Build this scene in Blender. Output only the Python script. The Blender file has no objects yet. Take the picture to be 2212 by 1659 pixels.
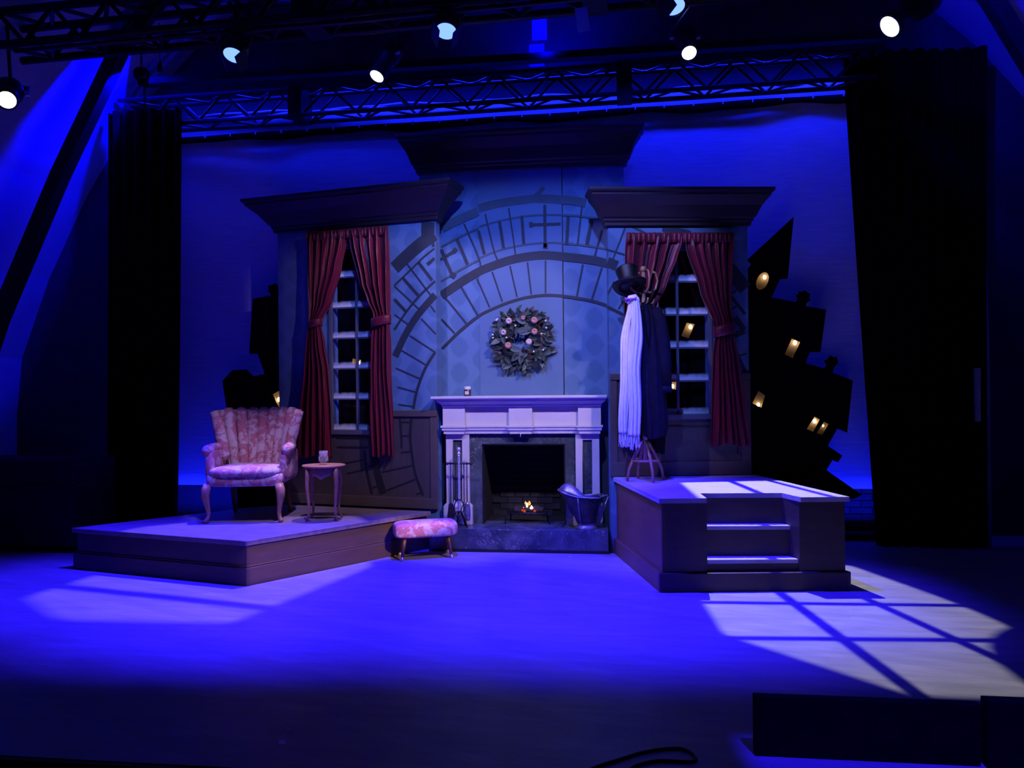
import bpy, bmesh, math, random
from mathutils import Vector, Matrix
random.seed(7)
PI = math.pi
R = math.radians
scene = bpy.context.scene
C = scene.collection

# ------------------------------------------------------------------ camera
cam_data = bpy.data.cameras.new('camera')
cam_data.sensor_width = 36.0
cam_data.sensor_fit = 'HORIZONTAL'
cam_data.lens = 1660.0 / 2212.0 * 36.0
cam_data.clip_start = 0.05
cam = bpy.data.objects.new('camera', cam_data)
C.objects.link(cam)
cam.matrix_world = (Matrix.Translation((0.75, 0, 1.5)) @ Matrix.Rotation(R(7), 4, 'Z')
                    @ Matrix.Rotation(R(90), 4, 'X') @ Matrix.Rotation(-0.0105, 4, 'Z'))
scene.camera = cam

# ------------------------------------------------------------------ world and exposure
scene.view_settings.view_transform = 'Standard'
scene.view_settings.look = 'None'
scene.view_settings.exposure = 0.0
scene.view_settings.gamma = 1.0
scene.view_settings.use_curve_mapping = False
world = bpy.data.worlds.new('dark_theatre')
scene.world = world
world.use_nodes = True
world.node_tree.nodes['Background'].inputs[0].default_value = (0.05, 0.06, 1.0, 1)
world.node_tree.nodes['Background'].inputs[1].default_value = 0.0035

# ------------------------------------------------------------------ stage lighting
BLUE = (0.018, 0.007, 1.0)
CYCBLUE = (0.004, 0.009, 1.0)


def spot(name, loc, aim, power, color, angle, blend=0.5, radius=0.05):
    d = bpy.data.lights.new(name, 'SPOT')
    d.energy = power
    d.color = color
    d.spot_size = R(angle)
    d.spot_blend = blend
    d.shadow_soft_size = radius
    o = bpy.data.objects.new(name, d)
    C.objects.link(o)
    o.location = loc
    o.rotation_euler = (Vector(aim) - Vector(loc)).to_track_quat('-Z', 'Y').to_euler()
    return o


def area(name, loc, aim, power, color, sx, sy, spread=180):
    d = bpy.data.lights.new(name, 'AREA')
    d.shape = 'RECTANGLE'
    d.size = sx
    d.size_y = sy
    d.energy = power
    d.color = color
    d.spread = R(spread)
    o = bpy.data.objects.new(name, d)
    C.objects.link(o)
    o.location = loc
    o.rotation_euler = (Vector(aim) - Vector(loc)).to_track_quat('-Z', 'Y').to_euler()
    return o


# cyclorama: LED strips above and on the floor behind the set
area('cyc_top_strip', (-0.3, 7.47, 4.62), (-0.3, 7.74, 3.8), 95, CYCBLUE, 7.4, 0.06, 150)
area('cyc_ground_row_strip', (-0.3, 7.56, 0.09), (-0.3, 7.80, 1.5), 90, CYCBLUE, 7.4, 0.06, 150)
# blue side lamps on the sloping roof; unseen fill added to lift the gable wall
spot('roof_side_lamp', (3.0, 5.4, 4.35), (4.5, 6.9, 4.3), 260, (0.0, 0.0, 1.0), 80, 0.6, 0.03)
spot('gable_fill', (0.2, 7.25, 4.72), (0.2, 7.86, 5.5), 60, (0.0, 0.0, 1.0), 150, 0.8, 0.05)


def hull(pts):
    pts = sorted(set(pts))

    def half(ps):
        h = []
        for p in ps:
            while len(h) > 1 and (h[-1][0] - h[-2][0]) * (p[1] - h[-2][1]) - (h[-1][1] - h[-2][1]) * (p[0] - h[-2][0]) <= 0:
                h.pop()
            h.append(p)
        return h[:-1]
    return half(pts) + half(pts[::-1])


def shaped_lamp(name, loc, aim, power, color, outline, bars=(), soft=0.012, angle=100, radius=0.012, bites=()):
    """A profile spot with framing shutters or a window gobo in its gate.  The lit outline is the convex hull of
    world points; bars are (world point, world point, width in metres)."""
    o = spot(name, loc, aim, power, color, angle, 0.05, radius)
    d = o.data
    M = Matrix.Translation(loc) @ o.rotation_euler.to_matrix().to_4x4()
    inv = M.inverted()

    def gate(p):
        q = inv @ Vector(p)
        return (q.x / -q.z, q.y / -q.z)
    d.use_nodes = True
    nt = d.node_tree
    em = nt.nodes['Emission']
    tc = nt.nodes.new('ShaderNodeTexCoord')
    sep = nt.nodes.new('ShaderNodeSeparateXYZ')
    nt.links.new(tc.outputs['Normal'], sep.inputs[0])

    def m(op, a, b=None, c=None):
        n = nt.nodes.new('ShaderNodeMath')
        n.operation = op
        for i, v in enumerate((a, b, c)):
            if v is None:
                continue
            if isinstance(v, (int, float)):
                n.inputs[i].default_value = v
            else:
                nt.links.new(v, n.inputs[i])
        return n.outputs[0]
    az = m('MAXIMUM', m('ABSOLUTE', sep.outputs[2]), 0.001)
    u = m('DIVIDE', sep.outputs[0], az)
    v = m('DIVIDE', sep.outputs[1], az)

    def line(a, b):
        ex, ey = b[0] - a[0], b[1] - a[1]
        l = math.hypot(ex, ey)
        nx, ny = -ey / l, ex / l                      # inward normal of a counter-clockwise outline
        return m('ADD', m('ADD', m('MULTIPLY', u, nx), m('MULTIPLY', v, ny)), -(nx * a[0] + ny * a[1]))
    P = hull([gate(p) for p in outline])
    val = None
    for i in range(len(P)):
        e = m('MINIMUM', m('MAXIMUM', m('MULTIPLY_ADD', line(P[i], P[(i + 1) % len(P)]), 1 / soft, 0.5), 0.0), 1.0)
        val = e if val is None else m('MULTIPLY', val, e)
    for (a, b, w) in bars:
        dist = m('ABSOLUTE', line(gate(a), gate(b)))
        k = (Vector(a) - Vector(loc)).length
        e = m('MINIMUM', m('MAXIMUM', m('MULTIPLY', m('SUBTRACT', dist, w / k / 2), 1 / (soft * 0.5)), 0.0), 1.0)
        val = m('MULTIPLY', val, e)
    for (c, r) in bites:
        cu, cv = gate(c)
        ru = math.hypot(*(i - j for i, j in zip(gate((c[0] + r, c[1], c[2])), (cu, cv))))
        du, dv = m('SUBTRACT', u, cu), m('SUBTRACT', v, cv)
        dist = m('SQRT', m('ADD', m('MULTIPLY', du, du), m('MULTIPLY', dv, dv)))
        val = m('MULTIPLY', val, m('MINIMUM', m('MAXIMUM', m('MULTIPLY', m('SUBTRACT', dist, ru), 1 / soft), 0.0), 1.0))
    nt.links.new(val, em.inputs['Strength'])
    return o


def F(*pts):
    return [(x, y, 0.0) for x, y in pts]


# blue wash lamps of the lighting truss, framed to the stage floor and decks
shaped_lamp('blue_wash_lamp', (-2.05, 5.67, 3.97), (-2.6, 5.2, 0), 3300, BLUE,
            F((-4.6, 5.9), (-4.4, 4.6), (-3.2, 4.0), (-0.9, 4.0), (-0.9, 6.0), (-2.0, 6.45), (-3.4, 6.5)), soft=0.22, angle=150, radius=0.05)
shaped_lamp('blue_wash_lamp', (-0.40, 5.67, 4.04), (-0.4, 5.4, 0), 3300, BLUE,
            F((-2.3, 4.1), (1.6, 4.1), (2.0, 5.0), (1.3, 6.9), (-0.9, 6.95), (-2.3, 5.4)), soft=0.22, angle=150, radius=0.05)
shaped_lamp('blue_wash_lamp', (1.25, 5.70, 4.11), (1.2, 5.4, 0), 2500, BLUE,
            F((-0.6, 4.3), (2.4, 4.2), (3.0, 5.0), (2.9, 6.3), (2.1, 6.9), (-0.3, 6.9)), soft=0.22, angle=150, radius=0.05)
# front lamps hung steeply before the set, shuttered to the flats: one warm, one lavender, plus an added blue fill
shaped_lamp('front_house_lamp', (2.3, 3.5, 4.55), (-0.9, 7.0, 1.5), 660, (0.84, 0.56, 0.70),
            [(-2.25, 7.28, 2.85), (-2.25, 7.28, 0.5), (-1.3, 6.45, 0.34), (-0.9, 6.3, 0.0), (-0.3, 6.3, 0.0), (0.4, 7.2, 0.3), (0.6, 7.25, 1.2), (0.4, 7.25, 2.6), (-0.9, 7.2, 2.9)],
            soft=0.05, angle=110, radius=0.04)
shaped_lamp('front_house_lamp', (-1.5, 3.5, 4.55), (0.9, 7.0, 1.6), 400, (0.56, 0.42, 1.0),
            [(1.86, 7.03, 2.75), (1.86, 7.0, 1.0), (1.15, 6.4, 0.67), (0.95, 6.0, 0.05), (0.0, 6.4, 0.0), (-0.85, 7.2, 0.6), (-0.9, 7.25, 2.8), (0.9, 7.2, 3.0)],
            soft=0.05, angle=110, radius=0.04)
shaped_lamp('front_house_lamp', (0.35, 3.4, 4.8), (0.1, 7.2, 1.9), 760, (0.13, 0.22, 1.0),
            [(-0.9, 7.25, 3.3), (0.9, 7.25, 3.3), (1.72, 7.0, 2.75), (1.72, 7.0, 1.15), (-2.05, 7.3, 1.1), (-2.05, 7.3, 2.75), (-0.7, 6.8, 0.15), (0.7, 6.8, 0.15)],
            soft=0.08, angle=110, radius=0.05)
# steep unseen fill added to brighten the armchair and side table
shaped_lamp('armchair_fill', (-0.9, 4.5, 4.95), (-2.2, 6.4, 0.8), 720, (0.50, 0.36, 1.0),
            [(-2.8, 6.6, 1.3), (-1.95, 6.8, 1.3), (-2.7, 6.2, 0.5), (-2.0, 6.15, 0.4), (-1.5, 6.4, 0.8), (-1.5, 6.4, 0.4)], soft=0.05, angle=110, radius=0.04)
# blue lamp raking down the back bay of the left roof slope
shaped_lamp('roof_side_lamp', (-3.75, 6.98, 4.55), (-4.55, 7.55, 4.1), 460, (0.0, 0.0, 1.0),
            [(-5.8, 7.85, 1.3), (-4.6, 7.9, 4.1), (-3.45, 7.9, 5.3), (-3.95, 7.15, 4.95), (-5.1, 7.0, 3.3), (-5.75, 7.0, 1.6)], soft=0.06, angle=165, radius=0.03)
# low warm fills, added and framed to brighten the two platform sides that face the middle of the stage
shaped_lamp('platform_side_fill', (2.2, 3.1, 3.4), (-1.4, 6.2, 0.15), 1250, (1.0, 0.60, 0.52),
            [(-1.95, 5.5, 0.0), (-1.95, 5.5, 0.31), (-1.02, 6.72, 0.0), (-1.02, 6.72, 0.31), (-0.6, 6.6, 0.25)], soft=0.012, angle=110, radius=0.02)
shaped_lamp('platform_side_fill', (-2.6, 3.3, 3.4), (0.95, 6.2, 0.3), 420, (1.0, 0.60, 0.60),
            [(1.10, 5.6, 0.0), (1.10, 5.6, 0.62), (0.82, 6.75, 0.0), (0.82, 6.75, 0.62)], soft=0.012, angle=110, radius=0.02)
# blue lamp over the stage edge before the low boards
shaped_lamp('stage_edge_lamp', (1.9, 1.2, 4.4), (1.8, 3.0, 0.0), 2200, BLUE,
            [(1.32, 2.8, 0.0), (2.5, 2.8, 0.0), (2.5, 3.2, 0.26), (1.32, 3.21, 0.24)], soft=0.02, angle=80, radius=0.03)
# blue fills added to brighten the cyclorama over the top of the flats
for x_ in (-1.7, 1.5):
    shaped_lamp('cyc_top_fill', (x_, 5.75, 4.72), (x_, 7.72, 3.5), 65, CYCBLUE,
                [(x_ - 2.0, 7.72, 4.02), (x_ + 2.0, 7.72, 4.06), (x_ + 2.2, 7.72, 2.7), (x_ - 2.2, 7.72, 2.7)], soft=0.06, angle=130, radius=0.05)
# white window-pattern lamps hung above the set
shaped_lamp('window_gobo_lamp', (1.49, 6.75, 4.30), (2.1, 5.3, 0.0), 1050, (0.74, 0.73, 0.84),
            F((1.40, 5.4), (1.43, 4.68), (1.51, 4.61), (2.177, 3.856), (2.68, 3.86), (3.17, 4.2), (3.17, 4.88), (3.065, 5.45), (2.70, 6.5), (2.3, 6.62), (1.33, 6.42)),
            [((1.40, 5.35, 0), (3.07, 5.42, 0), 0.045), ((1.5, 4.62, 0), (3.1, 4.72, 0), 0.045),
             ((1.945, 5.7, 0), (2.207, 3.854, 0), 0.055), ((2.43, 5.8, 0), (2.83, 4.36, 0), 0.05)],
            bites=[((3.9, 4.0, 0.0), 1.15)])
shaped_lamp('lattice_gobo_lamp', (-1.25, 6.52, 4.18), (-2.2, 5.6, 0.0), 760, (0.50, 0.34, 1.0),
            F((-1.2, 6.2), (-1.5, 6.62), (-2.6, 6.5), (-3.3, 5.9), (-3.42, 5.07), (-2.8, 4.6), (-1.63, 4.63)),
            [((-3.2, 5.33, 0), (-2.25, 5.12, 0), 0.06)], soft=0.025)

# ------------------------------------------------------------------ mesh helpers


class MB:
    def __init__(self):
        self.v = []
        self.f = []

    def add(self, vs, fs):
        b = len(self.v)
        self.v += [tuple(p) for p in vs]
        self.f += [tuple(i + b for i in f) for f in fs]
        return self

    def box(self, x0, x1, y0, y1, z0, z1, mtx=None):
        vs = [Vector((x, y, z)) for z in (z0, z1) for y in (y0, y1) for x in (x0, x1)]
        if mtx:
            vs = [mtx @ p for p in vs]
        return self.add(vs, [(0, 2, 3, 1), (4, 5, 7, 6), (0, 1, 5, 4), (2, 6, 7, 3), (0, 4, 6, 2), (1, 3, 7, 5)])

    def prism(self, pts, axis, a, b):
        """closed polygon pts (2D) extruded from a to b along axis"""
        n = len(pts)

        def mk(p, t):
            return {'x': (t, p[0], p[1]), 'y': (p[0], t, p[1]), 'z': (p[0], p[1], t)}[axis]
        vs = [mk(p, a) for p in pts] + [mk(p, b) for p in pts]
        fs = [tuple(range(n - 1, -1, -1)), tuple(range(n, 2 * n))]
        fs += [(i, (i + 1) % n, n + (i + 1) % n, n + i) for i in range(n)]
        return self.add(vs, fs)

    def lathe(self, prof, n=24, c=(0, 0, 0), sx=1.0, sy=1.0):
        vs, fs = [], []
        for r, z in prof:
            for k in range(n):
                a = 2 * PI * k / n
                vs.append((c[0] + r * sx * math.cos(a), c[1] + r * sy * math.sin(a), c[2] + z))
        for i in range(len(prof) - 1):
            for k in range(n):
                fs.append((i * n + k, i * n + (k + 1) % n, (i + 1) * n + (k + 1) % n, (i + 1) * n + k))
        if prof[0][0] > 1e-5:
            fs.append(tuple(range(n - 1, -1, -1)))
        if prof[-1][0] > 1e-5:
            b = (len(prof) - 1) * n
            fs.append(tuple(range(b, b + n)))
        return self.add(vs, fs)

    def tube(self, path, rad, n=8, closed=False, flat=1.0):
        path = [Vector(p) for p in path]
        if not isinstance(rad, (list, tuple)):
            rad = [rad] * len(path)
        m = len(path)
        vs, fs = [], []
        ref = None
        for i, p in enumerate(path):
            if closed:
                t = path[(i + 1) % m] - path[i - 1]
            else:
                t = path[min(i + 1, m - 1)] - path[max(i - 1, 0)]
            t.normalize()
            if ref is None:
                ref = Vector((0, 0, 1)) if abs(t.z) < 0.9 else Vector((0, 1, 0))
            s = t.cross(ref)
            if s.length < 1e-4:
                s = t.cross(Vector((1, 0, 0)))
            s.normalize()
            q = s.cross(t)
            q.normalize()
            ref = q
            for k in range(n):
                a = 2 * PI * k / n
                vs.append(p + s * (rad[i] * math.cos(a)) + q * (rad[i] * flat * math.sin(a)))
        mm = m if closed else m - 1
        for i in range(mm):
            j = (i + 1) % m
            for k in range(n):
                fs.append((i * n + k, j * n + k, j * n + (k + 1) % n, i * n + (k + 1) % n)[::-1])
        if not closed:
            fs.append(tuple(range(n)))
            fs.append(tuple(range((m - 1) * n + n - 1, (m - 1) * n - 1, -1)))
        return self.add(vs, fs)

    def grid(self, fn, nu, nv, wrap=False):
        vs = [fn(i / nu, j / nv) for j in range(nv + 1) for i in range(nu + (0 if wrap else 1))]
        w = nu if wrap else nu + 1
        fs = []
        for j in range(nv):
            for i in range(nu):
                i2 = (i + 1) % w
                fs.append((j * w + i, j * w + i2, (j + 1) * w + i2, (j + 1) * w + i))
        return self.add(vs, fs)

    def sphere(self, c, r, n=12, m=8, sz=1.0):
        prof = [(r * math.sin(PI * i / m), -r * sz * math.cos(PI * i / m)) for i in range(m + 1)]
        prof[0] = (1e-6, prof[0][1])
        prof[-1] = (1e-6, prof[-1][1])
        return self.lathe(prof, n, c)

    def mesh(self, name, mat, smooth=False):
        me = bpy.data.meshes.new(name)
        me.from_pydata(self.v, [], self.f)
        bm = bmesh.new()
        bm.from_mesh(me)
        bmesh.ops.remove_doubles(bm, verts=bm.verts, dist=1e-6)
        bmesh.ops.recalc_face_normals(bm, faces=bm.faces)
        bm.to_mesh(me)
        bm.free()
        if smooth:
            for p in me.polygons:
                p.use_smooth = True
        if mat:
            me.materials.append(mat)
        me.update()
        return me

    def build(self, name, mat, parent=None, smooth=False, bevel=0, solid=0, sub=0, seg=2):
        o = bpy.data.objects.new(name, self.mesh(name, mat, smooth))
        C.objects.link(o)
        o.parent = parent
        if solid:
            md = o.modifiers.new('solid', 'SOLIDIFY')
            md.thickness = solid
        if bevel:
            md = o.modifiers.new('bevel', 'BEVEL')
            md.width = bevel
            md.segments = seg
            md.limit_method = 'ANGLE'
        if sub:
            md = o.modifiers.new('sub', 'SUBSURF')
            md.levels = sub
            md.render_levels = sub
        if smooth and (bevel):
            pass
        return o


def tag(o, label=None, cat=None, group=None, kind=None):
    if label:
        o['label'] = label
    if cat:
        o['category'] = cat
    if group:
        o['group'] = group
    if kind:
        o['kind'] = kind
    return o


def thing(name, label, cat, loc=(0, 0, 0), rz=0.0, group=None):
    o = bpy.data.objects.new(name, None)
    C.objects.link(o)
    o.empty_display_size = 0.1
    o.location = loc
    o.rotation_euler = (0, 0, rz)
    return tag(o, label, cat, group)


def instance(me, name, parent, loc=(0, 0, 0), rot=(0, 0, 0), scale=(1, 1, 1)):
    o = bpy.data.objects.new(name, me)
    C.objects.link(o)
    o.parent = parent
    o.location = loc
    o.rotation_euler = rot
    o.scale = scale
    return o


def interp(tab, t):
    """tab: list of (t, value) sorted ascending"""
    if t <= tab[0][0]:
        return tab[0][1]
    for (a, va), (b, vb) in zip(tab, tab[1:]):
        if t <= b:
            k = (t - a) / (b - a)
            k = k * k * (3 - 2 * k) * 0.5 + k * 0.5
            return va + (vb - va) * k
    return tab[-1][1]

# ------------------------------------------------------------------ materials


def base_mat(name, rough=0.6, metal=0.0, spec=0.5):
    m = bpy.data.materials.new(name)
    m.use_nodes = True
    nt = m.node_tree
    b = nt.nodes['Principled BSDF']
    b.inputs['Roughness'].default_value = rough
    b.inputs['Metallic'].default_value = metal
    b.inputs['Specular IOR Level'].default_value = spec
    return m, nt, b


def N(nt, t, **kw):
    n = nt.nodes.new(t)
    for k, v in kw.items():
        setattr(n, k, v)
    return n


def coords(nt, scale=(1, 1, 1), rot=(0, 0, 0)):
    tc = N(nt, 'ShaderNodeTexCoord')
    mp = N(nt, 'ShaderNodeMapping')
    mp.inputs['Scale'].default_value = scale
    mp.inputs['Rotation'].default_value = rot
    nt.links.new(tc.outputs['Object'], mp.inputs[0])
    return mp.outputs[0]


def ramp(nt, fac, stops, interp_='LINEAR'):
    r = N(nt, 'ShaderNodeValToRGB')
    r.color_ramp.interpolation = interp_
    e = r.color_ramp.elements
    while len(e) < len(stops):
        e.new(0.5)
    for i, (p, c) in enumerate(stops):
        e[i].position = p
        e[i].color = (*c, 1) if len(c) == 3 else c
    nt.links.new(fac, r.inputs[0])
    return r.outputs[0]


def noise(nt, vec, scale, detail=3, rough=0.55, dist=0.0):
    n = N(nt, 'ShaderNodeTexNoise')
    n.inputs['Scale'].default_value = scale
    n.inputs['Detail'].default_value = detail
    n.inputs['Roughness'].default_value = rough
    n.inputs['Distortion'].default_value = dist
    nt.links.new(vec, n.inputs['Vector'])
    return n.outputs[0]


def bump(nt, b, h, strength=0.2, dist=0.01):
    n = N(nt, 'ShaderNodeBump')
    n.inputs['Strength'].default_value = strength
    n.inputs['Distance'].default_value = dist
    nt.links.new(h, n.inputs['Height'])
    nt.links.new(n.outputs[0], b.inputs['Normal'])


def mat(name, col, rough=0.6, metal=0.0, var=0.18, scale=9.0, stretch=(1, 1, 1), bmp=0.0, spec=0.5):
    m, nt, b = base_mat(name, rough, metal, spec)
    v = coords(nt, stretch)
    f = noise(nt, v, scale, 4)
    lo = tuple(max(0, c * (1 - var)) for c in col)
    hi = tuple(min(1, c * (1 + var)) for c in col)
    nt.links.new(ramp(nt, f, [(0.3, lo), (0.7, hi)]), b.inputs['Base Color'])
    if bmp:
        bump(nt, b, noise(nt, v, scale * 3, 3), bmp, 0.004)
    return m


def glow(name, col, strength):
    m = bpy.data.materials.new(name)
    m.use_nodes = True
    nt = m.node_tree
    nt.nodes.remove(nt.nodes['Principled BSDF'])
    e = N(nt, 'ShaderNodeEmission')
    e.inputs[0].default_value = (*col, 1)
    e.inputs[1].default_value = strength
    nt.links.new(e.outputs[0], nt.nodes['Material Output'].inputs[0])
    return m


BLACK = mat('black_paint', (0.006, 0.006, 0.007), 0.75, var=0.4)
SILHOUETTE = mat('matt_black_scenery_paint', (0.0025, 0.0025, 0.0028), 0.95, var=0.4, spec=0.1)
DRAPE = mat('black_velour', (0.0016, 0.0016, 0.0020), 0.98, var=0.3, spec=0.05)
METAL_BLACK = mat('black_metal', (0.012, 0.012, 0.014), 0.45, 0.4, var=0.3)
STEEL_DARK = mat('dark_steel', (0.02, 0.02, 0.023), 0.5, 0.5, var=0.3)
IRON = mat('wrought_iron', (0.05, 0.05, 0.055), 0.4, 0.8, var=0.3, scale=40, bmp=0.2)
CHROME = mat('polished_steel', (0.62, 0.62, 0.65), 0.35, 0.55, var=0.15, scale=60)
TIN = mat('galvanised_tin', (0.30, 0.30, 0.32), 0.38, 0.75, var=0.5, scale=14, bmp=0.15)
TIN_DARK = mat('blackened_tin', (0.045, 0.045, 0.05), 0.5, 0.5, var=0.6, scale=10)
WHITEPAINT = mat('cream_painted_wood', (0.62, 0.58, 0.52), 0.5, var=0.06, scale=5)
CORNICE = mat('dark_plum_painted_wood', (0.032, 0.015, 0.023), 0.5, var=0.15, scale=6, stretch=(1, 6, 6))
WAINSCOT = mat('brown_painted_wainscot', (0.072, 0.056, 0.052), 0.55, var=0.15, scale=5, stretch=(4, 1, 1))
WAINRAIL = mat('brown_painted_rail', (0.095, 0.072, 0.064), 0.5, var=0.15, scale=6)
LITDECK = mat('lit_deck_paint', (0.50, 0.46, 0.47), 0.45, var=0.12, scale=7, stretch=(1, 4, 1))  # same deck paint made paler, standing in for stronger gobo light
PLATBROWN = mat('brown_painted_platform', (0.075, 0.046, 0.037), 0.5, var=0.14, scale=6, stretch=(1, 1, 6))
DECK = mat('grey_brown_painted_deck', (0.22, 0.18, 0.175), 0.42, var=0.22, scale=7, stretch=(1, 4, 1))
OAK = mat('honey_oak', (0.42, 0.22, 0.11), 0.35, var=0.25, scale=10, stretch=(6, 6, 1))
WALNUT = mat('walnut', (0.17, 0.075, 0.042), 0.35, var=0.25, scale=10, stretch=(6, 6, 1))
MURAL = mat('dark_mural_paint', (0.022, 0.034, 0.046), 0.7, var=0.15)
MURALTOP = mat('faded_mural_paint', (0.050, 0.088, 0.115), 0.7, var=0.15)
MURALBROWN = mat('black_brown_mural_paint', (0.012, 0.012, 0.014), 0.7, var=0.15)
WINFRAME = mat('grey_window_paint', (0.10, 0.10, 0.125), 0.5, var=0.1)
PURPLE = mat('purple_silk', (0.22, 0.05, 0.33), 0.4, var=0.2)
HATFELT = mat('black_silk_plush', (0.005, 0.005, 0.007), 0.5, var=0.3)
COATNAVY = mat('navy_wool', (0.009, 0.006, 0.019), 0.9, var=0.25, scale=20, spec=0.2)
COATBLACK = mat('black_wool', (0.006, 0.006, 0.007), 0.95, var=0.25, spec=0.1)
SCARFWHITE = mat('white_crinkled_cotton', (0.80, 0.78, 0.76), 0.85, var=0.1, scale=22, stretch=(3, 3, .6), bmp=0.25)
FERRULE = mat('brass_ferrule', (0.75, 0.66, 0.48), 0.3, 0.8, var=0.1)
BERRY = mat('white_berry', (0.85, 0.85, 0.82), 0.4, var=0.05)
POD_PINK = mat('dried_pink_pod', (0.50, 0.24, 0.20), 0.7, var=0.3, scale=30)
POD_CREAM = mat('dried_cream_pod', (0.62, 0.48, 0.42), 0.7, var=0.2, scale=30)
LEAF_A = mat('dark_green_leaf', (0.020, 0.042, 0.030), 0.5, var=0.4, scale=12)
LEAF_B = mat('grey_green_leaf', (0.075, 0.12, 0.10), 0.5, var=0.3, scale=12)
LEAF_C = mat('brown_leaf', (0.045, 0.028, 0.022), 0.6, var=0.3, scale=12)
WAX = mat('white_lid', (0.80, 0.78, 0.75), 0.5, var=0.05)
AMBERJAR = mat('brown_jar_glass', (0.075, 0.05, 0.035), 0.15, var=0.1)
WARMBOX = mat('warm_paper_lining', (0.22, 0.16, 0.10), 0.8, var=0.08)
PAPER = mat('paper_scrap', (0.7, 0.7, 0.72), 0.8, var=0.05)
ROOFCLOTH = mat('pale_roof_lining', (0.36, 0.36, 0.38), 0.85, var=0.08, scale=2)
WALLDARK = mat('dark_painted_masonry', (0.045, 0.045, 0.05), 0.9, var=0.15, scale=6)
BRICKM = mat('painted_brick', (0.045, 0.046, 0.052), 0.85, var=0.35, scale=9, bmp=0.4)
CARD = mat('pale_blue_card', (0.55, 0.57, 0.62), 0.8, var=0.15)
RUBBER = mat('black_rubber', (0.010, 0.010, 0.011), 0.55, var=0.2)
BARK = mat('charred_log', (0.03, 0.018, 0.012), 0.9, var=0.5, scale=20, bmp=0.6)
DARKBRICK = mat('dark_firebrick', (0.005, 0.005, 0.005), 0.9, var=0.4, scale=14, bmp=0.3)  # near black for lining and upper bricks; lower rows are greyer
GREYBRICK = mat('grey_firebrick', (0.016, 0.016, 0.018), 0.9, var=0.5, scale=14, bmp=0.3)

LENS_BLUE = glow('lit_blue_lens', (0.11, 0.21, 1.0), 3.0)
LENS_WHITE = glow('lit_white_lens', (1.0, 0.95, 0.86), 5.0)
BULB = glow('warm_bulb', (1.0, 0.70, 0.34), 16.0)
FLAME = glow('orange_flame', (1.0, 0.30, 0.07), 2.2)
FLAMECORE = glow('bright_flame_core', (1.0, 0.60, 0.26), 5.0)
EMBER = glow('red_ember', (1.0, 0.12, 0.02), 0.5)


def floor_mat():
    m, nt, b = base_mat('painted_stage_floor', 0.42)
    v = coords(nt, (1, 1, 1), (0, 0, R(24)))
    bt = N(nt, 'ShaderNodeTexBrick')
    bt.inputs['Scale'].default_value = 1.0
    bt.inputs['Mortar Size'].default_value = 0.0015
    bt.inputs['Brick Width'].default_value = 1.8
    bt.inputs['Row Height'].default_value = 0.085
    bt.inputs['Color1'].default_value = (0.27, 0.255, 0.25, 1)
    bt.inputs['Color2'].default_value = (0.32, 0.30, 0.29, 1)
    bt.inputs['Mortar'].default_value = (0.22, 0.21, 0.20, 1)
    nt.links.new(v, bt.inputs['Vector'])
    v2 = coords(nt, (1.2, 9, 1), (0, 0, R(24)))
    f = noise(nt, v2, 1.6, 5, 0.6)
    mx = N(nt, 'ShaderNodeMix', data_type='RGBA', blend_type='MULTIPLY')
    mx.inputs[0].default_value = 1.0
    nt.links.new(bt.outputs[0], mx.inputs[6])
    nt.links.new(ramp(nt, f, [(0.3, (0.78, 0.78, 0.80)), (0.7, (1.12, 1.10, 1.08))]), mx.inputs[7])
    nt.links.new(mx.outputs[2], b.inputs['Base Color'])
    nt.links.new(ramp(nt, noise(nt, coords(nt), 3.0, 4), [(0.3, (0.34,) * 3), (0.7, (0.52,) * 3)]), b.inputs['Roughness'])
    return m


def wallpaper_mat():
    m, nt, b = base_mat('blue_damask_wallpaper', 0.75, spec=0.2)
    tc = N(nt, 'ShaderNodeTexCoord')
    sep = N(nt, 'ShaderNodeSeparateXYZ')
    nt.links.new(tc.outputs['Object'], sep.inputs[0])

    def mm(op, a, bb=None):
        n = N(nt, 'ShaderNodeMath', operation=op)
        for i, v in enumerate((a, bb)):
            if v is None:
                continue
            if isinstance(v, (int, float)):
                n.inputs[i].default_value = v
            else:
                nt.links.new(v, n.inputs[i])
        return n.outputs[0]

    def medallion(ox, oz):
        fx = mm('SUBTRACT', mm('FRACT', mm('ADD', mm('DIVIDE', sep.outputs[0], 0.43), ox)), 0.5)
        fz = mm('SUBTRACT', mm('FRACT', mm('ADD', mm('DIVIDE', sep.outputs[2], 0.248), oz)), 0.5)
        ax = mm('MULTIPLY', mm('ABSOLUTE', fx), 0.43 / 0.098)
        az = mm('MULTIPLY', mm('ABSOLUTE', fz), 0.248 / 0.118)
        return mm('ADD', mm('POWER', ax, 1.85), mm('POWER', az, 1.2))
    d = mm('MINIMUM', medallion(0.5, 0.5), medallion(0.0, 0.0))
    nz = noise(nt, coords(nt), 55.0, 3, 0.7)
    d2 = mm('ADD', d, mm('MULTIPLY', mm('SUBTRACT', nz, 0.5), 0.9))
    fac = ramp(nt, d2, [(0.72, (.75, .75, .75)), (1.05, (0, 0, 0))])
    mx = N(nt, 'ShaderNodeMix', data_type='RGBA')
    nt.links.new(fac, mx.inputs[0])
    big = noise(nt, coords(nt), 2.0, 2)
    nt.links.new(ramp(nt, big, [(0.3, (0.110, 0.210, 0.360)), (0.7, (0.130, 0.235, 0.385))]), mx.inputs[6])
    mx.inputs[7].default_value = (0.085, 0.165, 0.285, 1)
    nt.links.new(mx.outputs[2], b.inputs['Base Color'])
    return m


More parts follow.
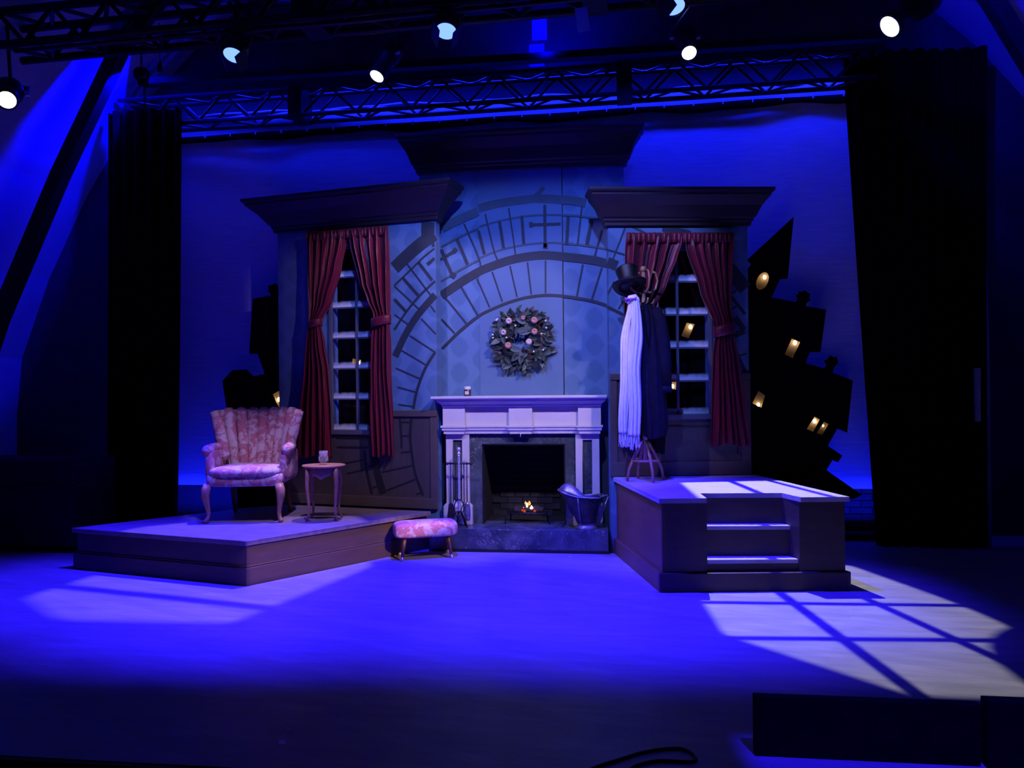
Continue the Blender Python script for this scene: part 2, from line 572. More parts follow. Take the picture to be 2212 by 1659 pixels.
def floral_mat():
    m, nt, b = base_mat('rose_floral_damask', 0.75, spec=0.25)
    v = coords(nt)
    f = noise(nt, v, 8.5, 4, 0.6, 1.4)
    g = noise(nt, v, 42.0, 2, 0.6)
    mx = N(nt, 'ShaderNodeMath', operation='MULTIPLY_ADD')
    nt.links.new(g, mx.inputs[0])
    mx.inputs[1].default_value = 0.22
    nt.links.new(f, mx.inputs[2])
    nt.links.new(ramp(nt, mx.outputs[0], [(0.57, (0.56, 0.45, 0.42)), (0.61, (0.52, 0.32, 0.31)), (0.65, (0.46, 0.16, 0.18)),
                                          (0.78, (0.48, 0.20, 0.20))]), b.inputs['Base Color'])
    bump(nt, b, g, 0.25, 0.004)
    return m


def marble_mat():
    m, nt, b = base_mat('black_green_marble', 0.3)
    v = coords(nt)
    base = ramp(nt, noise(nt, v, 4.0, 5, 0.6, 0.8), [(0.35, (0.024, 0.034, 0.036)), (0.65, (0.085, 0.105, 0.105))])
    n1 = noise(nt, v, 5.0, 3, 0.55, 2.2)
    a = N(nt, 'ShaderNodeMath', operation='SUBTRACT')
    nt.links.new(n1, a.inputs[0])
    a.inputs[1].default_value = 0.5
    a2 = N(nt, 'ShaderNodeMath', operation='ABSOLUTE')
    nt.links.new(a.outputs[0], a2.inputs[0])
    vein = ramp(nt, a2.outputs[0], [(0.0, (1, 1, 1)), (0.012, (0, 0, 0))])
    patch = ramp(nt, noise(nt, v, 3.0, 2), [(0.38, (0, 0, 0)), (0.60, (0.8, 0.8, 0.8))])
    mu = N(nt, 'ShaderNodeMath', operation='MULTIPLY')
    nt.links.new(vein, mu.inputs[0])
    nt.links.new(patch, mu.inputs[1])
    mx = N(nt, 'ShaderNodeMix', data_type='RGBA')
    nt.links.new(mu.outputs[0], mx.inputs[0])
    nt.links.new(base, mx.inputs[6])
    mx.inputs[7].default_value = (0.42, 0.42, 0.40, 1)
    nt.links.new(mx.outputs[2], b.inputs['Base Color'])
    return m


def satin_mat():
    m, nt, b = base_mat('burgundy_satin', 0.42, spec=0.4)
    v = coords(nt, (1, 1, 0.25))
    nt.links.new(ramp(nt, noise(nt, v, 14.0, 4), [(0.3, (0.115, 0.005, 0.016)), (0.7, (0.19, 0.009, 0.026))]), b.inputs['Base Color'])
    b.inputs['Sheen Weight'].default_value = 0.08
    bump(nt, b, noise(nt, coords(nt, (1, 1, 0.5)), 9.0, 4, 0.6), 0.5, 0.02)
    return m


def cyc_mat():
    m, nt, b = base_mat('white_muslin_cyclorama', 0.9, spec=0.1)
    v = coords(nt, (0.5, 1, 7))
    nt.links.new(ramp(nt, noise(nt, v, 7.0, 5, 0.6), [(0.3, (0.52, 0.52, 0.52)), (0.7, (0.68, 0.68, 0.68))]), b.inputs['Base Color'])
    bump(nt, b, noise(nt, coords(nt, (0.6, 1, 5)), 9.0, 4), 0.25, 0.01)
    return m


def frost_mat():
    """clear pane, its lower edge sprayed with imitation snow (pane height 0.28 from local z = 0)"""
    m, nt, b = base_mat('frosted_window_pane', 0.08)
    b.inputs['Base Color'].default_value = (0.8, 0.85, 0.9, 1)
    tc = N(nt, 'ShaderNodeTexCoord')
    sep = N(nt, 'ShaderNodeSeparateXYZ')
    nt.links.new(tc.outputs['Object'], sep.inputs[0])
    nz = noise(nt, coords(nt), 18.0, 4, 0.6)
    a = N(nt, 'ShaderNodeMath', operation='MULTIPLY_ADD')
    nt.links.new(nz, a.inputs[0])
    a.inputs[1].default_value = -0.03
    nt.links.new(sep.outputs[2], a.inputs[2])
    fac = ramp(nt, a.outputs[0], [(0.0, (.95, .95, .95)), (0.012, (.55, .55, .55)), (0.045, (0, 0, 0))])
    out = nt.nodes['Material Output']
    tr = N(nt, 'ShaderNodeBsdfTransparent')
    gl = N(nt, 'ShaderNodeBsdfGlossy')
    gl.inputs['Roughness'].default_value = 0.05
    mg = N(nt, 'ShaderNodeMixShader')
    mg.inputs[0].default_value = 0.04
    nt.links.new(tr.outputs[0], mg.inputs[1])
    nt.links.new(gl.outputs[0], mg.inputs[2])
    df = N(nt, 'ShaderNodeBsdfDiffuse')
    df.inputs[0].default_value = (0.75, 0.75, 0.78, 1)
    ms = N(nt, 'ShaderNodeMixShader')
    nt.links.new(fac, ms.inputs[0])
    nt.links.new(mg.outputs[0], ms.inputs[1])
    nt.links.new(df.outputs[0], ms.inputs[2])
    nt.links.new(ms.outputs[0], out.inputs[0])
    nt.nodes.remove(b)
    return m


def cut_glass_mat():
    m, nt, b = base_mat('cut_glass', 0.05)
    out = nt.nodes['Material Output']
    tr = N(nt, 'ShaderNodeBsdfTransparent')
    b.inputs['Base Color'].default_value = (0.85, 0.87, 0.9, 1)
    b.inputs['Roughness'].default_value = 0.12
    f = ramp(nt, noise(nt, coords(nt), 90.0, 3, 0.7), [(0.42, (0.06,) * 3), (0.62, (0.32,) * 3)])  # white mixed into the clear glass so that it looks lit
    ms = N(nt, 'ShaderNodeMixShader')
    nt.links.new(f, ms.inputs[0])
    nt.links.new(tr.outputs[0], ms.inputs[1])
    nt.links.new(b.outputs[0], ms.inputs[2])
    nt.links.new(ms.outputs[0], out.inputs[0])
    return m


def glass_mat(name, tint=(1, 1, 1), rough=0.02, ior=1.45):
    m, nt, b = base_mat(name, rough)
    b.inputs['Base Color'].default_value = (*tint, 1)
    b.inputs['Transmission Weight'].default_value = 1.0
    b.inputs['IOR'].default_value = ior
    bump(nt, b, noise(nt, coords(nt), 60.0, 2), 0.15, 0.002)
    return m


FLOOR = floor_mat()
PAPERWALL = wallpaper_mat()
FLORAL = floral_mat()
MARBLE = marble_mat()
SATIN = satin_mat()
CYC = cyc_mat()
FROST = frost_mat()
GLASS = cut_glass_mat()
WATER = glass_mat('water', (0.95, 0.97, 1.0), 0.0, 1.33)

# ================================================================== the building
STAGE_FRONT, BACK = 2.87, 7.86
mb = MB().box(-6.2, 6.4, STAGE_FRONT, BACK + 0.3, -0.9, 0.0)
tag(mb.build('floor', FLOOR), kind='structure')
mb = MB().box(-6.2, 6.4, STAGE_FRONT - 0.025, STAGE_FRONT, -0.9, -0.004)
tag(mb.build('trim_1', BLACK), kind='structure')

PROFILE = [(-5.85, 0.0), (-5.83, 1.2), (-5.76, 1.85), (-5.42, 2.73), (-4.95, 3.64), (-4.69, 4.04), (-4.16, 4.70), (-3.64, 5.2),
           (-2.7, 5.95), (-1.4, 6.7), (0.09, 7.2)]


def shell(name, pts, y0, y1):
    vs = [(x, y, z) for y in (y0, y1) for x, z in pts]
    n = len(pts)
    m = MB().add(vs, [(i, i + 1, n + i + 1, n + i) for i in range(n - 1)])
    o = m.build(name, ROOFCLOTH, solid=0.06)
    o.modifiers['solid'].offset = 0.0
    return tag(o, kind='structure')


shell('wall_left', PROFILE[:5], 1.0, BACK)
shell('wall_right', [(0.18 - x, z) for x, z in PROFILE[:5]], 1.0, BACK)
shell('ceiling', PROFILE[4:] + [(0.18 - x, z) for x, z in PROFILE[4:-1]][::-1], 1.0, BACK)
outline = PROFILE + [(0.18 - x, z) for x, z in PROFILE[:-1]][::-1]
wall_back = tag(MB().prism(outline, 'y', BACK, BACK + 0.2).build('wall_back', WALLDARK), kind='structure')
bm_ = MB().box(0.004, 0.206, -0.02, 0.0, 0.004, 0.062)
brick_me = bm_.mesh('brick', BRICKM)
for row in range(9):
    for k in range(9):
        instance(brick_me, 'brick', wall_back, (2.15 + 0.21 * k + (0.105 if row % 2 else 0), BACK - random.uniform(0, 0.006), 0.066 * row))

# raking steel ribs carrying the roof
for sx, label in ((-1, 'dark raking steel rib crossing the blue lit slope above the left masking drape'),
                  (1, 'dark raking steel rib at the right slope above the tall black masking drape')):
    pl = [(-5.62, 0.0), (-5.5, 1.1), (-5.09, 2.18), (-4.44, 3.54), (-3.79, 4.75), (-3.2, 5.4)]
    pl = [((p[0] if sx < 0 else 0.10 - p[0]), p[1]) for p in pl]
    rib = thing('roof_rib', label, 'beam', (0, 6.8, 0))
    m = MB()
    w = 0.065
    vs, fs = [], []
    for i, (x, z) in enumerate(pl):
        a, b = pl[max(0, i - 1)], pl[min(len(pl) - 1, i + 1)]
        t = Vector((b[0] - a[0], b[1] - a[1])).normalized()
        nx, nz = -t.y, t.x
        for dy in (-0.06, 0.06):
            vs += [(x + nx * w, dy, z + nz * w), (x - nx * w, dy, z - nz * w)]
    for i in range(len(pl) - 1):
        for a, b in ((0, 1), (1, 3), (3, 2), (2, 0)):
            fs.append((4 * i + a, 4 * i + b, 4 * i + 4 + b, 4 * i + 4 + a))
    fs += [(0, 1, 3, 2), tuple(4 * (len(pl) - 1) + q for q in (0, 2, 3, 1))]
    m.add(vs, fs).build('web', STEEL_DARK, rib)
    MB().box(pl[0][0] - 0.14, pl[0][0] + 0.14, -0.12, 0.12, 0.0, 0.02).build('foot_plate', STEEL_DARK, rib)
for z0, z1, x0, lab in ((5.02, 5.26, 0.03, 'pale square card fixed high on the back wall, above the mottled card'),
                        (4.75, 4.98, 0.0, 'dim mottled square card on the back wall just below the brighter card')):
    o = tag(MB().box(0, 0.155, -0.012, 0, 0, z1 - z0).build('wall_card', CARD), lab, 'card')
    o.location = (x0, BACK, z0)

# ================================================================== cyclorama and black drapes


def cyc_pt(u, v):
    x = -3.95 + 7.5 * u
    z = 0.46 + (3.92 + 0.007 * math.sin(x * 9) + 0.011 * math.sin(x * 4.1 + 1)) * v
    fold = 0.012 * math.sin(x * 13) * max(0, v - 0.9) * 8 + 0.006 * math.sin(x * 3 + v * 4)
    return (x, 7.72 + fold, z)


cyc = thing('cyclorama', 'pale muslin cyclorama cloth lit blue behind the painted set', 'backdrop', (0, 0, 0))
MB().grid(cyc_pt, 150, 30).build('cloth', CYC, cyc, smooth=True, solid=0.004)
MB().tube([(-3.95 + 7.5 * i / 80, 7.712, cyc_pt(i / 80, 1)[2] + 0.004) for i in range(81)], 0.012, 6).build('top_hem', CYC, cyc, smooth=True)

pipe = thing('batten_pipe', 'black pipe in a wavy sleeve with small ties across the cyclorama top', 'pipe', (0, 0, 0))
MB().tube([(-3.95, 7.69, 4.13), (3.4, 7.69, 4.22)], 0.024, 10).build('pipe', METAL_BLACK, pipe, smooth=True)


def sleeve(u, v):
    x = -3.95 + 7.3 * u
    return (x, 7.66 + 0.010 * math.sin(x * 5), 4.145 + 0.0123 * (x + 3.95) - (0.075 + 0.014 * math.sin(x * 4.3) + 0.008 * math.sin(x * 9)) * v)


MB().grid(sleeve, 110, 2).build('sleeve', DRAPE, pipe, smooth=True, solid=0.006)
tie_me = MB().box(-0.006, 0.006, -0.006, 0.006, -0.02, 0.012).mesh('tie', PAPER)
for k in range(26):
    x = -3.7 + 0.28 * k
    instance(tie_me, 'tie', pipe, (x, 7.645, 4.14 + 0.0123 * (x + 3.95)))


def drape(name, label, xl0, xl1, xr0, xr1, y, z1, folds, amp=0.05):
    def fn(u, v):
        z = z1 * v
        xl = xl0 + (xl1 - xl0) * v
        xr = xr0 + (xr1 - xr0) * v
        return (xl + (xr - xl) * u, y + amp * math.sin(u * folds * 2 * PI) * (1 - 0.3 * v) + 0.03 * math.sin(u * 7 + v * 2), z)
    o = MB().grid(fn, folds * 8, 12).build(name, DRAPE, smooth=True, solid=0.008)
    return tag(o, label, 'drape')


drape('masking_drape', 'narrow black velour drape hanging beside the left edge of the cyclorama', -4.36, -4.31, -3.60, -3.50, 7.32, 4.33, 6)
drape('masking_drape', 'broad black velour drape hanging beside the right edge of the cyclorama', 3.16, 2.92, 4.10, 4.14, 7.30, 4.46, 9)

# ================================================================== platforms


def poly_box(m, pts, z0, z1):
    return m.prism(pts, 'z', z0, z1)


# ---- low left platform
pA, pB, pCc, pD = (-3.68, 5.90), (-1.95, 5.487), (-0.845, 6.93), (-2.42, 7.30)
pl = thing('stage_platform', 'low brown stage platform carrying the armchair and round side table', 'platform', (0, 0, 0))


def inset(pts, d):
    c = Vector((sum(p[0] for p in pts) / len(pts), sum(p[1] for p in pts) / len(pts)))
    out = []
    n = len(pts)
    for i in range(n):
        p0, p1, p2 = Vector(pts[i - 1]), Vector(pts[i]), Vector(pts[(i + 1) % n])
        e1, e2 = (p1 - p0).normalized(), (p2 - p1).normalized()
        n1, n2 = Vector((-e1.y, e1.x)), Vector((-e2.y, e2.x))
        if n1.dot(c - p1) < 0:
            n1 = -n1
        if n2.dot(c - p1) < 0:
            n2 = -n2
        k = d / max(0.2, 1 + n1.dot(n2))
        out.append(tuple(p1 + (n1 + n2) * k))
    return out


LP = [pA, pB, (-0.86, 6.91), (-2.36, 7.215), (-2.66, 7.02)]
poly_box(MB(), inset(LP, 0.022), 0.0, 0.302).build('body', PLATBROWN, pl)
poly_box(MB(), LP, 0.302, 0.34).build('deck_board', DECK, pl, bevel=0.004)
poly_box(MB(), inset(LP, 0.004), 0.0, 0.135).build('base_board', PLATBROWN, pl, bevel=0.006)
poly_box(MB(), inset(LP, 0.012), 0.135, 0.150).build('base_bead', PLATBROWN, pl, bevel=0.006)

# ---- high right platform with three steps set into its front
FL, FR, BR, BL = (1.115, 5.575), (2.465, 5.735), (2.06, 7.03), (0.80, 6.835)
RH = 0.67
NL0, NL1, NR1, NR0 = (1.452, 5.615), (1.435, 5.86), (2.035, 5.905), (2.118, 5.694)   # notch
pr_ = thing('stair_platform', 'tall brown platform with white lit steps cut into its front', 'platform', (0, 0, 0))


def off(p, q, d):
    """p moved towards q by d"""
    v = Vector(q) - Vector(p)
    return tuple(Vector(p) + v.normalized() * d)


foot = [FL, NL0, NL1, NR1, NR0, FR, BR, BL]
cx_, cy_ = 1.6, 6.25


def shrink(p, d):
    v = Vector((cx_, cy_)) - Vector(p)
    return tuple(Vector(p) + v.normalized() * d)


FL2, FR2, BR2, BL2 = [shrink(p, 0.035) for p in (FL, FR, BR, BL)]
NL0b = (1.455, FL2[1] + (FR2[1] - FL2[1]) * (1.455 - FL2[0]) / (FR2[0] - FL2[0]))
NR0b = (2.112, FL2[1] + (FR2[1] - FL2[1]) * (2.112 - FL2[0]) / (FR2[0] - FL2[0]))
# three body blocks: left pier, right pier, rear block
mL = MB()
poly_box(mL, [FL2, NL0b, NL1, (1.40, 6.8), BL2], 0, RH - 0.035)
mL.build('side_pier', PLATBROWN, pr_)
mR = MB()
poly_box(mR, [NR0b, FR2, BR2, (2.03, 6.9), NR1], 0, RH - 0.035)
mR.build('side_pier', PLATBROWN, pr_)
poly_box(MB(), [NL1, NR1, (2.03, 6.9), (1.40, 6.8)], 0.0, RH - 0.035).build('upper_riser', PLATBROWN, pr_)
deckm = MB()
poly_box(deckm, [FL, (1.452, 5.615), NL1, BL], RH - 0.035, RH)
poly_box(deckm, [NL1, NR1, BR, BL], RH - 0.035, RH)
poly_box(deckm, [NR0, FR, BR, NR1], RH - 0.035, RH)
deckm.build('deck_board', LITDECK, pr_)


def step(y0a, y0b, z, name_r, name_t):
    a = (1.458, y0a)
    b = (2.105 - (z - 0.22) * 0.12, y0b)
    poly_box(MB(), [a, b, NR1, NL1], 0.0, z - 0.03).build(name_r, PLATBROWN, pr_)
    poly_box(MB(), [(a[0], a[1] - 0.012), (b[0], b[1] - 0.012), NR1, NL1], z - 0.03, z).build(name_t, LITDECK, pr_, bevel=0.004)


step(5.665, 5.735, 0.222, 'riser', 'tread')
step(5.775, 5.83, 0.445, 'riser', 'tread')
# skirting round the foot
bs = [shrink(p, -0.005) for p in (FL, FR, BR, BL)]
for a, b in ((bs[3], bs[0]), (bs[0], bs[1]), (bs[1], bs[2])):
    d = (Vector(b) - Vector(a)).normalized()
    n_ = Vector((d.y, -d.x))
    q = [Vector(a), Vector(b), Vector(b) - n_ * 0.035, Vector(a) - n_ * 0.035]
    poly_box(MB(), [tuple(p) for p in q], 0.0, 0.135).build('skirting', PLATBROWN, pr_, bevel=0.008)

# ================================================================== painted flats


def ring_cornice(s0, s1, prof, yback):
    m = MB()
    vs, fs = [], []
    for o, z in prof:
        vs += [(s0 - o, yback, z), (s0 - o, -o, z), (s1 + o, -o, z), (s1 + o, yback, z)]
    for i in range(len(prof) - 1):
        for k in range(4):
            fs.append((4 * i + k, 4 * i + (k + 1) % 4, 4 * i + 4 + (k + 1) % 4, 4 * i + 4 + k))
    e = 4 * (len(prof) - 1)
    fs += [(3, 2, 1, 0), (e, e + 1, e + 2, e + 3)]
    return m.add(vs, fs)


def cornice_profile(z0, z1, o):
    return [(0.012, z0), (0.03, z0), (0.03, z0 + 0.03), (0.045, z0 + 0.04), (0.045, z0 + 0.06), (0.062, z0 + 0.072), (o * 0.55, z0 + 0.55 * (z1 - z0)),
            (o - 0.025, z1 - 0.06), (o - 0.025, z1 - 0.042), (o - 0.008, z1 - 0.036), (o, z1 - 0.02), (o, z1)]


def strip_mesh(items, y=-0.0035, th=0.003):
    m = MB()
    for pts, w in items:
        L, Rr = [], []
        n = len(pts)
        for i, (s, z) in enumerate(pts):
            a, b = pts[max(0, i - 1)], pts[min(n - 1, i + 1)]
            t = Vector((b[0] - a[0], b[1] - a[1])).normalized()
            nx, nz = -t.y * w / 2, t.x * w / 2
            L.append((s + nx, z + nz))
            Rr.append((s - nx, z - nz))
        vs = [(p[0], y - th, p[1]) for p in L] + [(p[0], y - th, p[1]) for p in Rr] + [(p[0], y, p[1]) for p in L] + [(p[0], y, p[1]) for p in Rr]
        fs = []
        for i in range(n - 1):
            fs += [(i, i + 1, n + i + 1, n + i), (2 * n + i, 3 * n + i, 3 * n + i + 1, 2 * n + i + 1),
                   (i, 2 * n + i, 2 * n + i + 1, i + 1), (n + i, n + i + 1, 3 * n + i + 1, 3 * n + i)]
        fs += [(0, n, 3 * n, 2 * n), (n - 1, 3 * n - 1, 4 * n - 1, 2 * n - 1)]
        m.add(vs, fs)
    return m


def smooth_line(pts, k=4):
    """Catmull-Rom through measured points"""
    if len(pts) < 3:
        return pts
    out = []
    for i in range(len(pts) - 1):
        p0, p1, p2, p3 = pts[max(0, i - 1)], pts[i], pts[i + 1], pts[min(len(pts) - 1, i + 2)]
        for j in range(k):
            t = j / k
            out.append(tuple(0.5 * ((2 * p1[a]) + (-p0[a] + p2[a]) * t + (2 * p0[a] - 5 * p1[a] + 4 * p2[a] - p3[a]) * t * t
                                    + (-p0[a] + 3 * p1[a] - 3 * p2[a] + p3[a]) * t ** 3) for a in (0, 1)))
    out.append(pts[-1])
    return out


# painted clock-tower lines, measured on each flat as (distance along, height) with stroke width, metres
MURAL_CENTRE = [
    ([(-0.804, 3.003), (-0.624, 3.084), (-0.447, 3.15)], 0.0858),
    ([(-0.444, 3.177), (-0.298, 3.211), (-0.153, 3.231), (-0.009, 3.243), (0.119, 3.251), (0.356, 3.23), (0.482, 3.213), (0.576, 3.192)], 0.0801),
    ([(0.071, 3.249), (0.143, 3.31), (0.184, 3.356)], 0.04),
    ([(-0.806, 2.826), (-0.625, 2.916), (-0.449, 2.99)], 0.0183),
    ([(-0.442, 3.003), (-0.251, 3.05), (-0.01, 3.086), (0.181, 3.093), (0.339, 3.087), (0.496, 3.073), (0.715, 3.035)], 0.0183),
    ([(-0.81, 2.496), (-0.629, 2.598), (-0.452, 2.686)], 0.0183),
    ([(-0.446, 2.702), (-0.238, 2.775), (-0.013, 2.816), (0.178, 2.829), (0.352, 2.82), (0.556, 2.794), (0.743, 2.757), (0.921, 2.7)], 0.0183),
    ([(-0.811, 2.359), (-0.63, 2.475), (-0.45, 2.574), (-0.304, 2.629), (-0.143, 2.677), (0.018, 2.704), (0.177, 2.713), (0.366, 2.693), (0.555, 2.667), (0.711, 2.635), (0.858, 2.584)], 0.0801),
    ([(-0.809, 1.848), (-0.635, 2.013), (-0.455, 2.15), (-0.309, 2.219), (-0.147, 2.279), (0.013, 2.318), (0.189, 2.334), (0.347, 2.323), (0.488, 2.3), (0.629, 2.269), (0.769, 2.221), (0.916, 2.149)], 0.0286),
    ([(-0.814, 2.133), (-0.688, 1.994)], 0.0149),
    ([(-0.771, 2.334), (-0.574, 2.088)], 0.0149),
    ([(-0.618, 2.434), (-0.463, 2.166)], 0.0149),
    ([(-0.464, 2.51), (-0.346, 2.231)], 0.0149),
    ([(-0.318, 2.57), (-0.224, 2.285)], 0.0149),
    ([(-0.147, 2.621), (-0.082, 2.325)], 0.0149),
    ([(0.02, 2.651), (0.054, 2.346)], 0.0149),
    ([(0.192, 2.662), (0.189, 2.353)], 0.0149),
    ([(0.542, 2.617), (0.481, 2.311)], 0.0149),
    ([(0.718, 2.58), (0.621, 2.284)], 0.0149),
    ([(-0.583, 3.035), (-0.441, 2.694), (-0.437, 2.606)], 0.0149),
    ([(-0.38, 3.123), (-0.303, 2.785), (-0.26, 2.672)], 0.0149),
    ([(-0.154, 3.171), (-0.116, 2.907), (-0.091, 2.707)], 0.0149),
    ([(0.541, 3.168), (0.493, 2.799)], 0.0149),
    ([(0.722, 2.933), (0.649, 2.677)], 0.0149),
    ([(-0.658, 2.901), (-0.555, 2.649)], 0.0286),
    ([(-0.446, 2.966), (-0.392, 2.74)], 0.0286),
    ([(-0.243, 3.047), (-0.206, 2.79)], 0.0286),
    ([(-0.029, 3.094), (-0.013, 2.824)], 0.0286),
    ([(0.41, 3.07), (0.391, 2.803)], 0.0286),
    ([(0.629, 3.039), (0.58, 2.797)], 0.0286),
    ([(0.19, 3.173), (0.19, 2.786)], 0.0286),
    ([(0.053, 3.004), (0.338, 3.002)], 0.0286),
    ([(-0.816, 2.705), (-0.676, 2.781)], 0.0286),
    ([(-0.807, 2.801), (-0.703, 2.541)], 0.0286),
    ([(0.04, 3.003), (0.076, 3.005)], 0.0515),
    ([(0.17, 2.799), (0.213, 2.797)], 0.0515),
    ([(0.177, 3.163), (0.204, 3.162)], 0.0515),
    ([(-0.719, 2.561), (-0.675, 2.534)], 0.0515),
    ([(-0.695, 2.798), (-0.663, 2.771)], 0.0515),
]
MURAL_LEFT = [
    ([(-0.405, 2.608), (-0.267, 2.719), (-0.131, 2.816), (0.01, 2.898)], 0.1258),
    ([(-0.122, 2.978), (0.011, 2.968)], 0.0801),
    ([(-0.123, 2.924), (0.01, 2.921)], 0.0915),
    ([(-0.407, 2.444), (-0.224, 2.591), (-0.103, 2.692), (0.009, 2.766)], 0.0183),
    ([(-0.412, 2.025), (-0.289, 2.185), (-0.152, 2.329), (0.012, 2.463)], 0.0229),
    ([(-0.407, 1.771), (-0.306, 1.96), (-0.169, 2.153), (0.011, 2.335)], 0.0686),
    ([(-0.224, 1.277), (-0.185, 1.447), (-0.1, 1.649), (0.005, 1.803)], 0.0286),
    ([(-0.254, 1.965), (0.005, 1.803)], 0.0149),
    ([(-0.132, 2.118), (0.014, 1.971)], 0.0149),
    ([(-0.034, 2.236), (0.009, 2.173)], 0.0149),
    ([(-0.346, 1.831), (-0.085, 1.683)], 0.0149),
    ([(-0.401, 1.661), (-0.146, 1.555)], 0.0149),
    ([(-0.388, 1.482), (-0.2, 1.433)], 0.0149),
    ([(-0.382, 1.318), (-0.224, 1.297)], 0.0149),
    ([(-0.291, 2.663), (-0.026, 2.323)], 0.0149),
    ([(-0.407, 2.437), (-0.153, 2.207)], 0.0149),
    ([(-0.41, 2.169), (-0.267, 2.068)], 0.0149),
    ([(-0.323, 2.515), (-0.152, 2.329)], 0.0286),
    ([(-0.156, 2.648), (-0.017, 2.471)], 0.0286),
    ([(-0.409, 2.313), (-0.289, 2.192)], 0.0286),
    ([(-0.052, 2.628), (0.008, 2.675)], 0.0286),
    ([(-0.005, 2.835), (-0.003, 2.781)], 0.0286),
    ([(-0.056, 2.649), (-0.037, 2.618)], 0.0458),
    ([(-0.025, 2.829), (0.009, 2.827)], 0.0458),
]
MURAL_WAINSCOT = [
    ([(-0.238, 1.193), (-0.253, 1.023), (-0.238, 0.866), (-0.205, 0.671), (-0.126, 0.469)], 0.0257),
    ([(-0.36, 1.192), (-0.345, 1.022), (-0.342, 0.904)], 0.0229),
    ([(-0.631, 0.827), (-0.601, 0.66), (-0.541, 0.47)], 0.0744),
    ([(-0.738, 0.881), (-0.718, 0.697), (-0.662, 0.466)], 0.0286),
    ([(-0.361, 1.153), (-0.243, 1.149)], 0.0172),
    ([(-0.358, 1.018), (-0.253, 1.027)], 0.0172),
    ([(-0.351, 0.864), (-0.246, 0.878)], 0.0172),
    ([(-0.556, 0.673), (-0.235, 0.745)], 0.0172),
    ([(-0.505, 0.504), (-0.206, 0.616)], 0.0172),
    ([(-0.199, 0.475), (-0.147, 0.492)], 0.0172),
    ([(-0.973, 0.747), (-0.739, 0.789)], 0.0172),
    ([(-0.928, 0.651), (-0.727, 0.697)], 0.0172),
    ([(-0.704, 0.725), (-0.636, 0.731)], 0.0172),
    ([(-0.657, 0.526), (-0.603, 0.54)], 0.0172),
]
MURAL_RIGHT = [
    ([(0.484, 2.866), (0.609, 2.847), (0.734, 2.813)], 0.0572),
    ([(1.07, 2.517), (1.145, 2.427), (1.225, 2.324)], 0.1258),
    ([(0.21, 2.879), (0.334, 2.823)], 0.0172),
    ([(-0.011, 2.571), (0.076, 2.533)], 0.0915),
    ([(-0.022, 2.682), (0.145, 2.632)], 0.0183),
    ([(-0.015, 2.173), (0.133, 2.098)], 0.0286),
    ([(1.068, 2.294), (1.219, 2.1)], 0.0286),
    ([(1.128, 2.076), (1.209, 1.957)], 0.0515),
    ([(1.213, 1.951), (1.082, 1.896)], 0.0515),
    ([(1.088, 1.834), (1.162, 1.709), (1.22, 1.578)], 0.0286),
    ([(0.154, 2.879), (0.033, 2.577)], 0.0149),
    ([(0.128, 2.224), (0.084, 2.151)], 0.0149),
    ([(0.049, 2.398), (-0.008, 2.287)], 0.0149),
    ([(1.169, 2.33), (1.08, 2.269)], 0.0149),
    ([(1.167, 2.187), (1.066, 2.126)], 0.0149),
    ([(1.156, 1.727), (1.232, 1.752)], 0.0149),
    ([(1.136, 1.622), (1.18, 1.634)], 0.0149),
]

TH = 0.10


def strokes(items, y, m_, root):
    for k, (p, w) in enumerate(items):
        strip_mesh([(smooth_line(p), w)], y - 0.0001 * (k % 5), 0.002).build('painted_stroke', m_, root)


def panel_with_hole(s0, s1, z0, z1, h):
    """flat panel boxes around hole h = (a, b, c, d)"""
    a, b, c, d = h
    m = MB()
    m.box(s0, a, 0, TH, z0, z1)
    m.box(b, s1, 0, TH, z0, z1)
    m.box(a, b, 0, TH, z0, c)
    m.box(a, b, 0, TH, d, z1)
    return m


def window(root, s0, s1, z0, rows, pitch):
    z1 = z0 + rows * pitch
    w = 0.028
    fr = MB()
    fr.box(s0 - w, s0, -0.02, 0.05, z0 - w, z1 + w)
    fr.box(s1, s1 + w, -0.02, 0.05, z0 - w, z1 + w)
    fr.box(s0, s1, -0.02, 0.05, z1, z1 + w)
    frame = fr.build('window_frame', WINFRAME, root)
    MB().box(s0 - 0.05, s1 + 0.05, -0.045, 0.05, z0 - 0.045, z0).build('window_sill', WINFRAME, root, bevel=0.004)
    sc = (s0 + s1) / 2
    MB().box(sc - 0.010, sc + 0.010, 0.0, 0.03, z0, z1).build('glazing_bar', WINFRAME, root)
    bar = MB().box(s0, s1, 0.0, 0.03, -0.007, 0.007).mesh('glazing_bar', WINFRAME)
    for k in range(1, rows):
        instance(bar, 'glazing_bar', root, (0, 0, z0 + pitch * k))
    for col in range(2):
        a, b = (s0, sc - 0.010) if col == 0 else (sc + 0.010, s1)
        pane = MB().box(0, b - a, 0.012, 0.016, 0, pitch - 0.014).mesh('pane', FROST)
        for k in range(rows):
            instance(pane, 'pane', root, (a, 0, z0 + pitch * k + (0.007 if k else 0)))


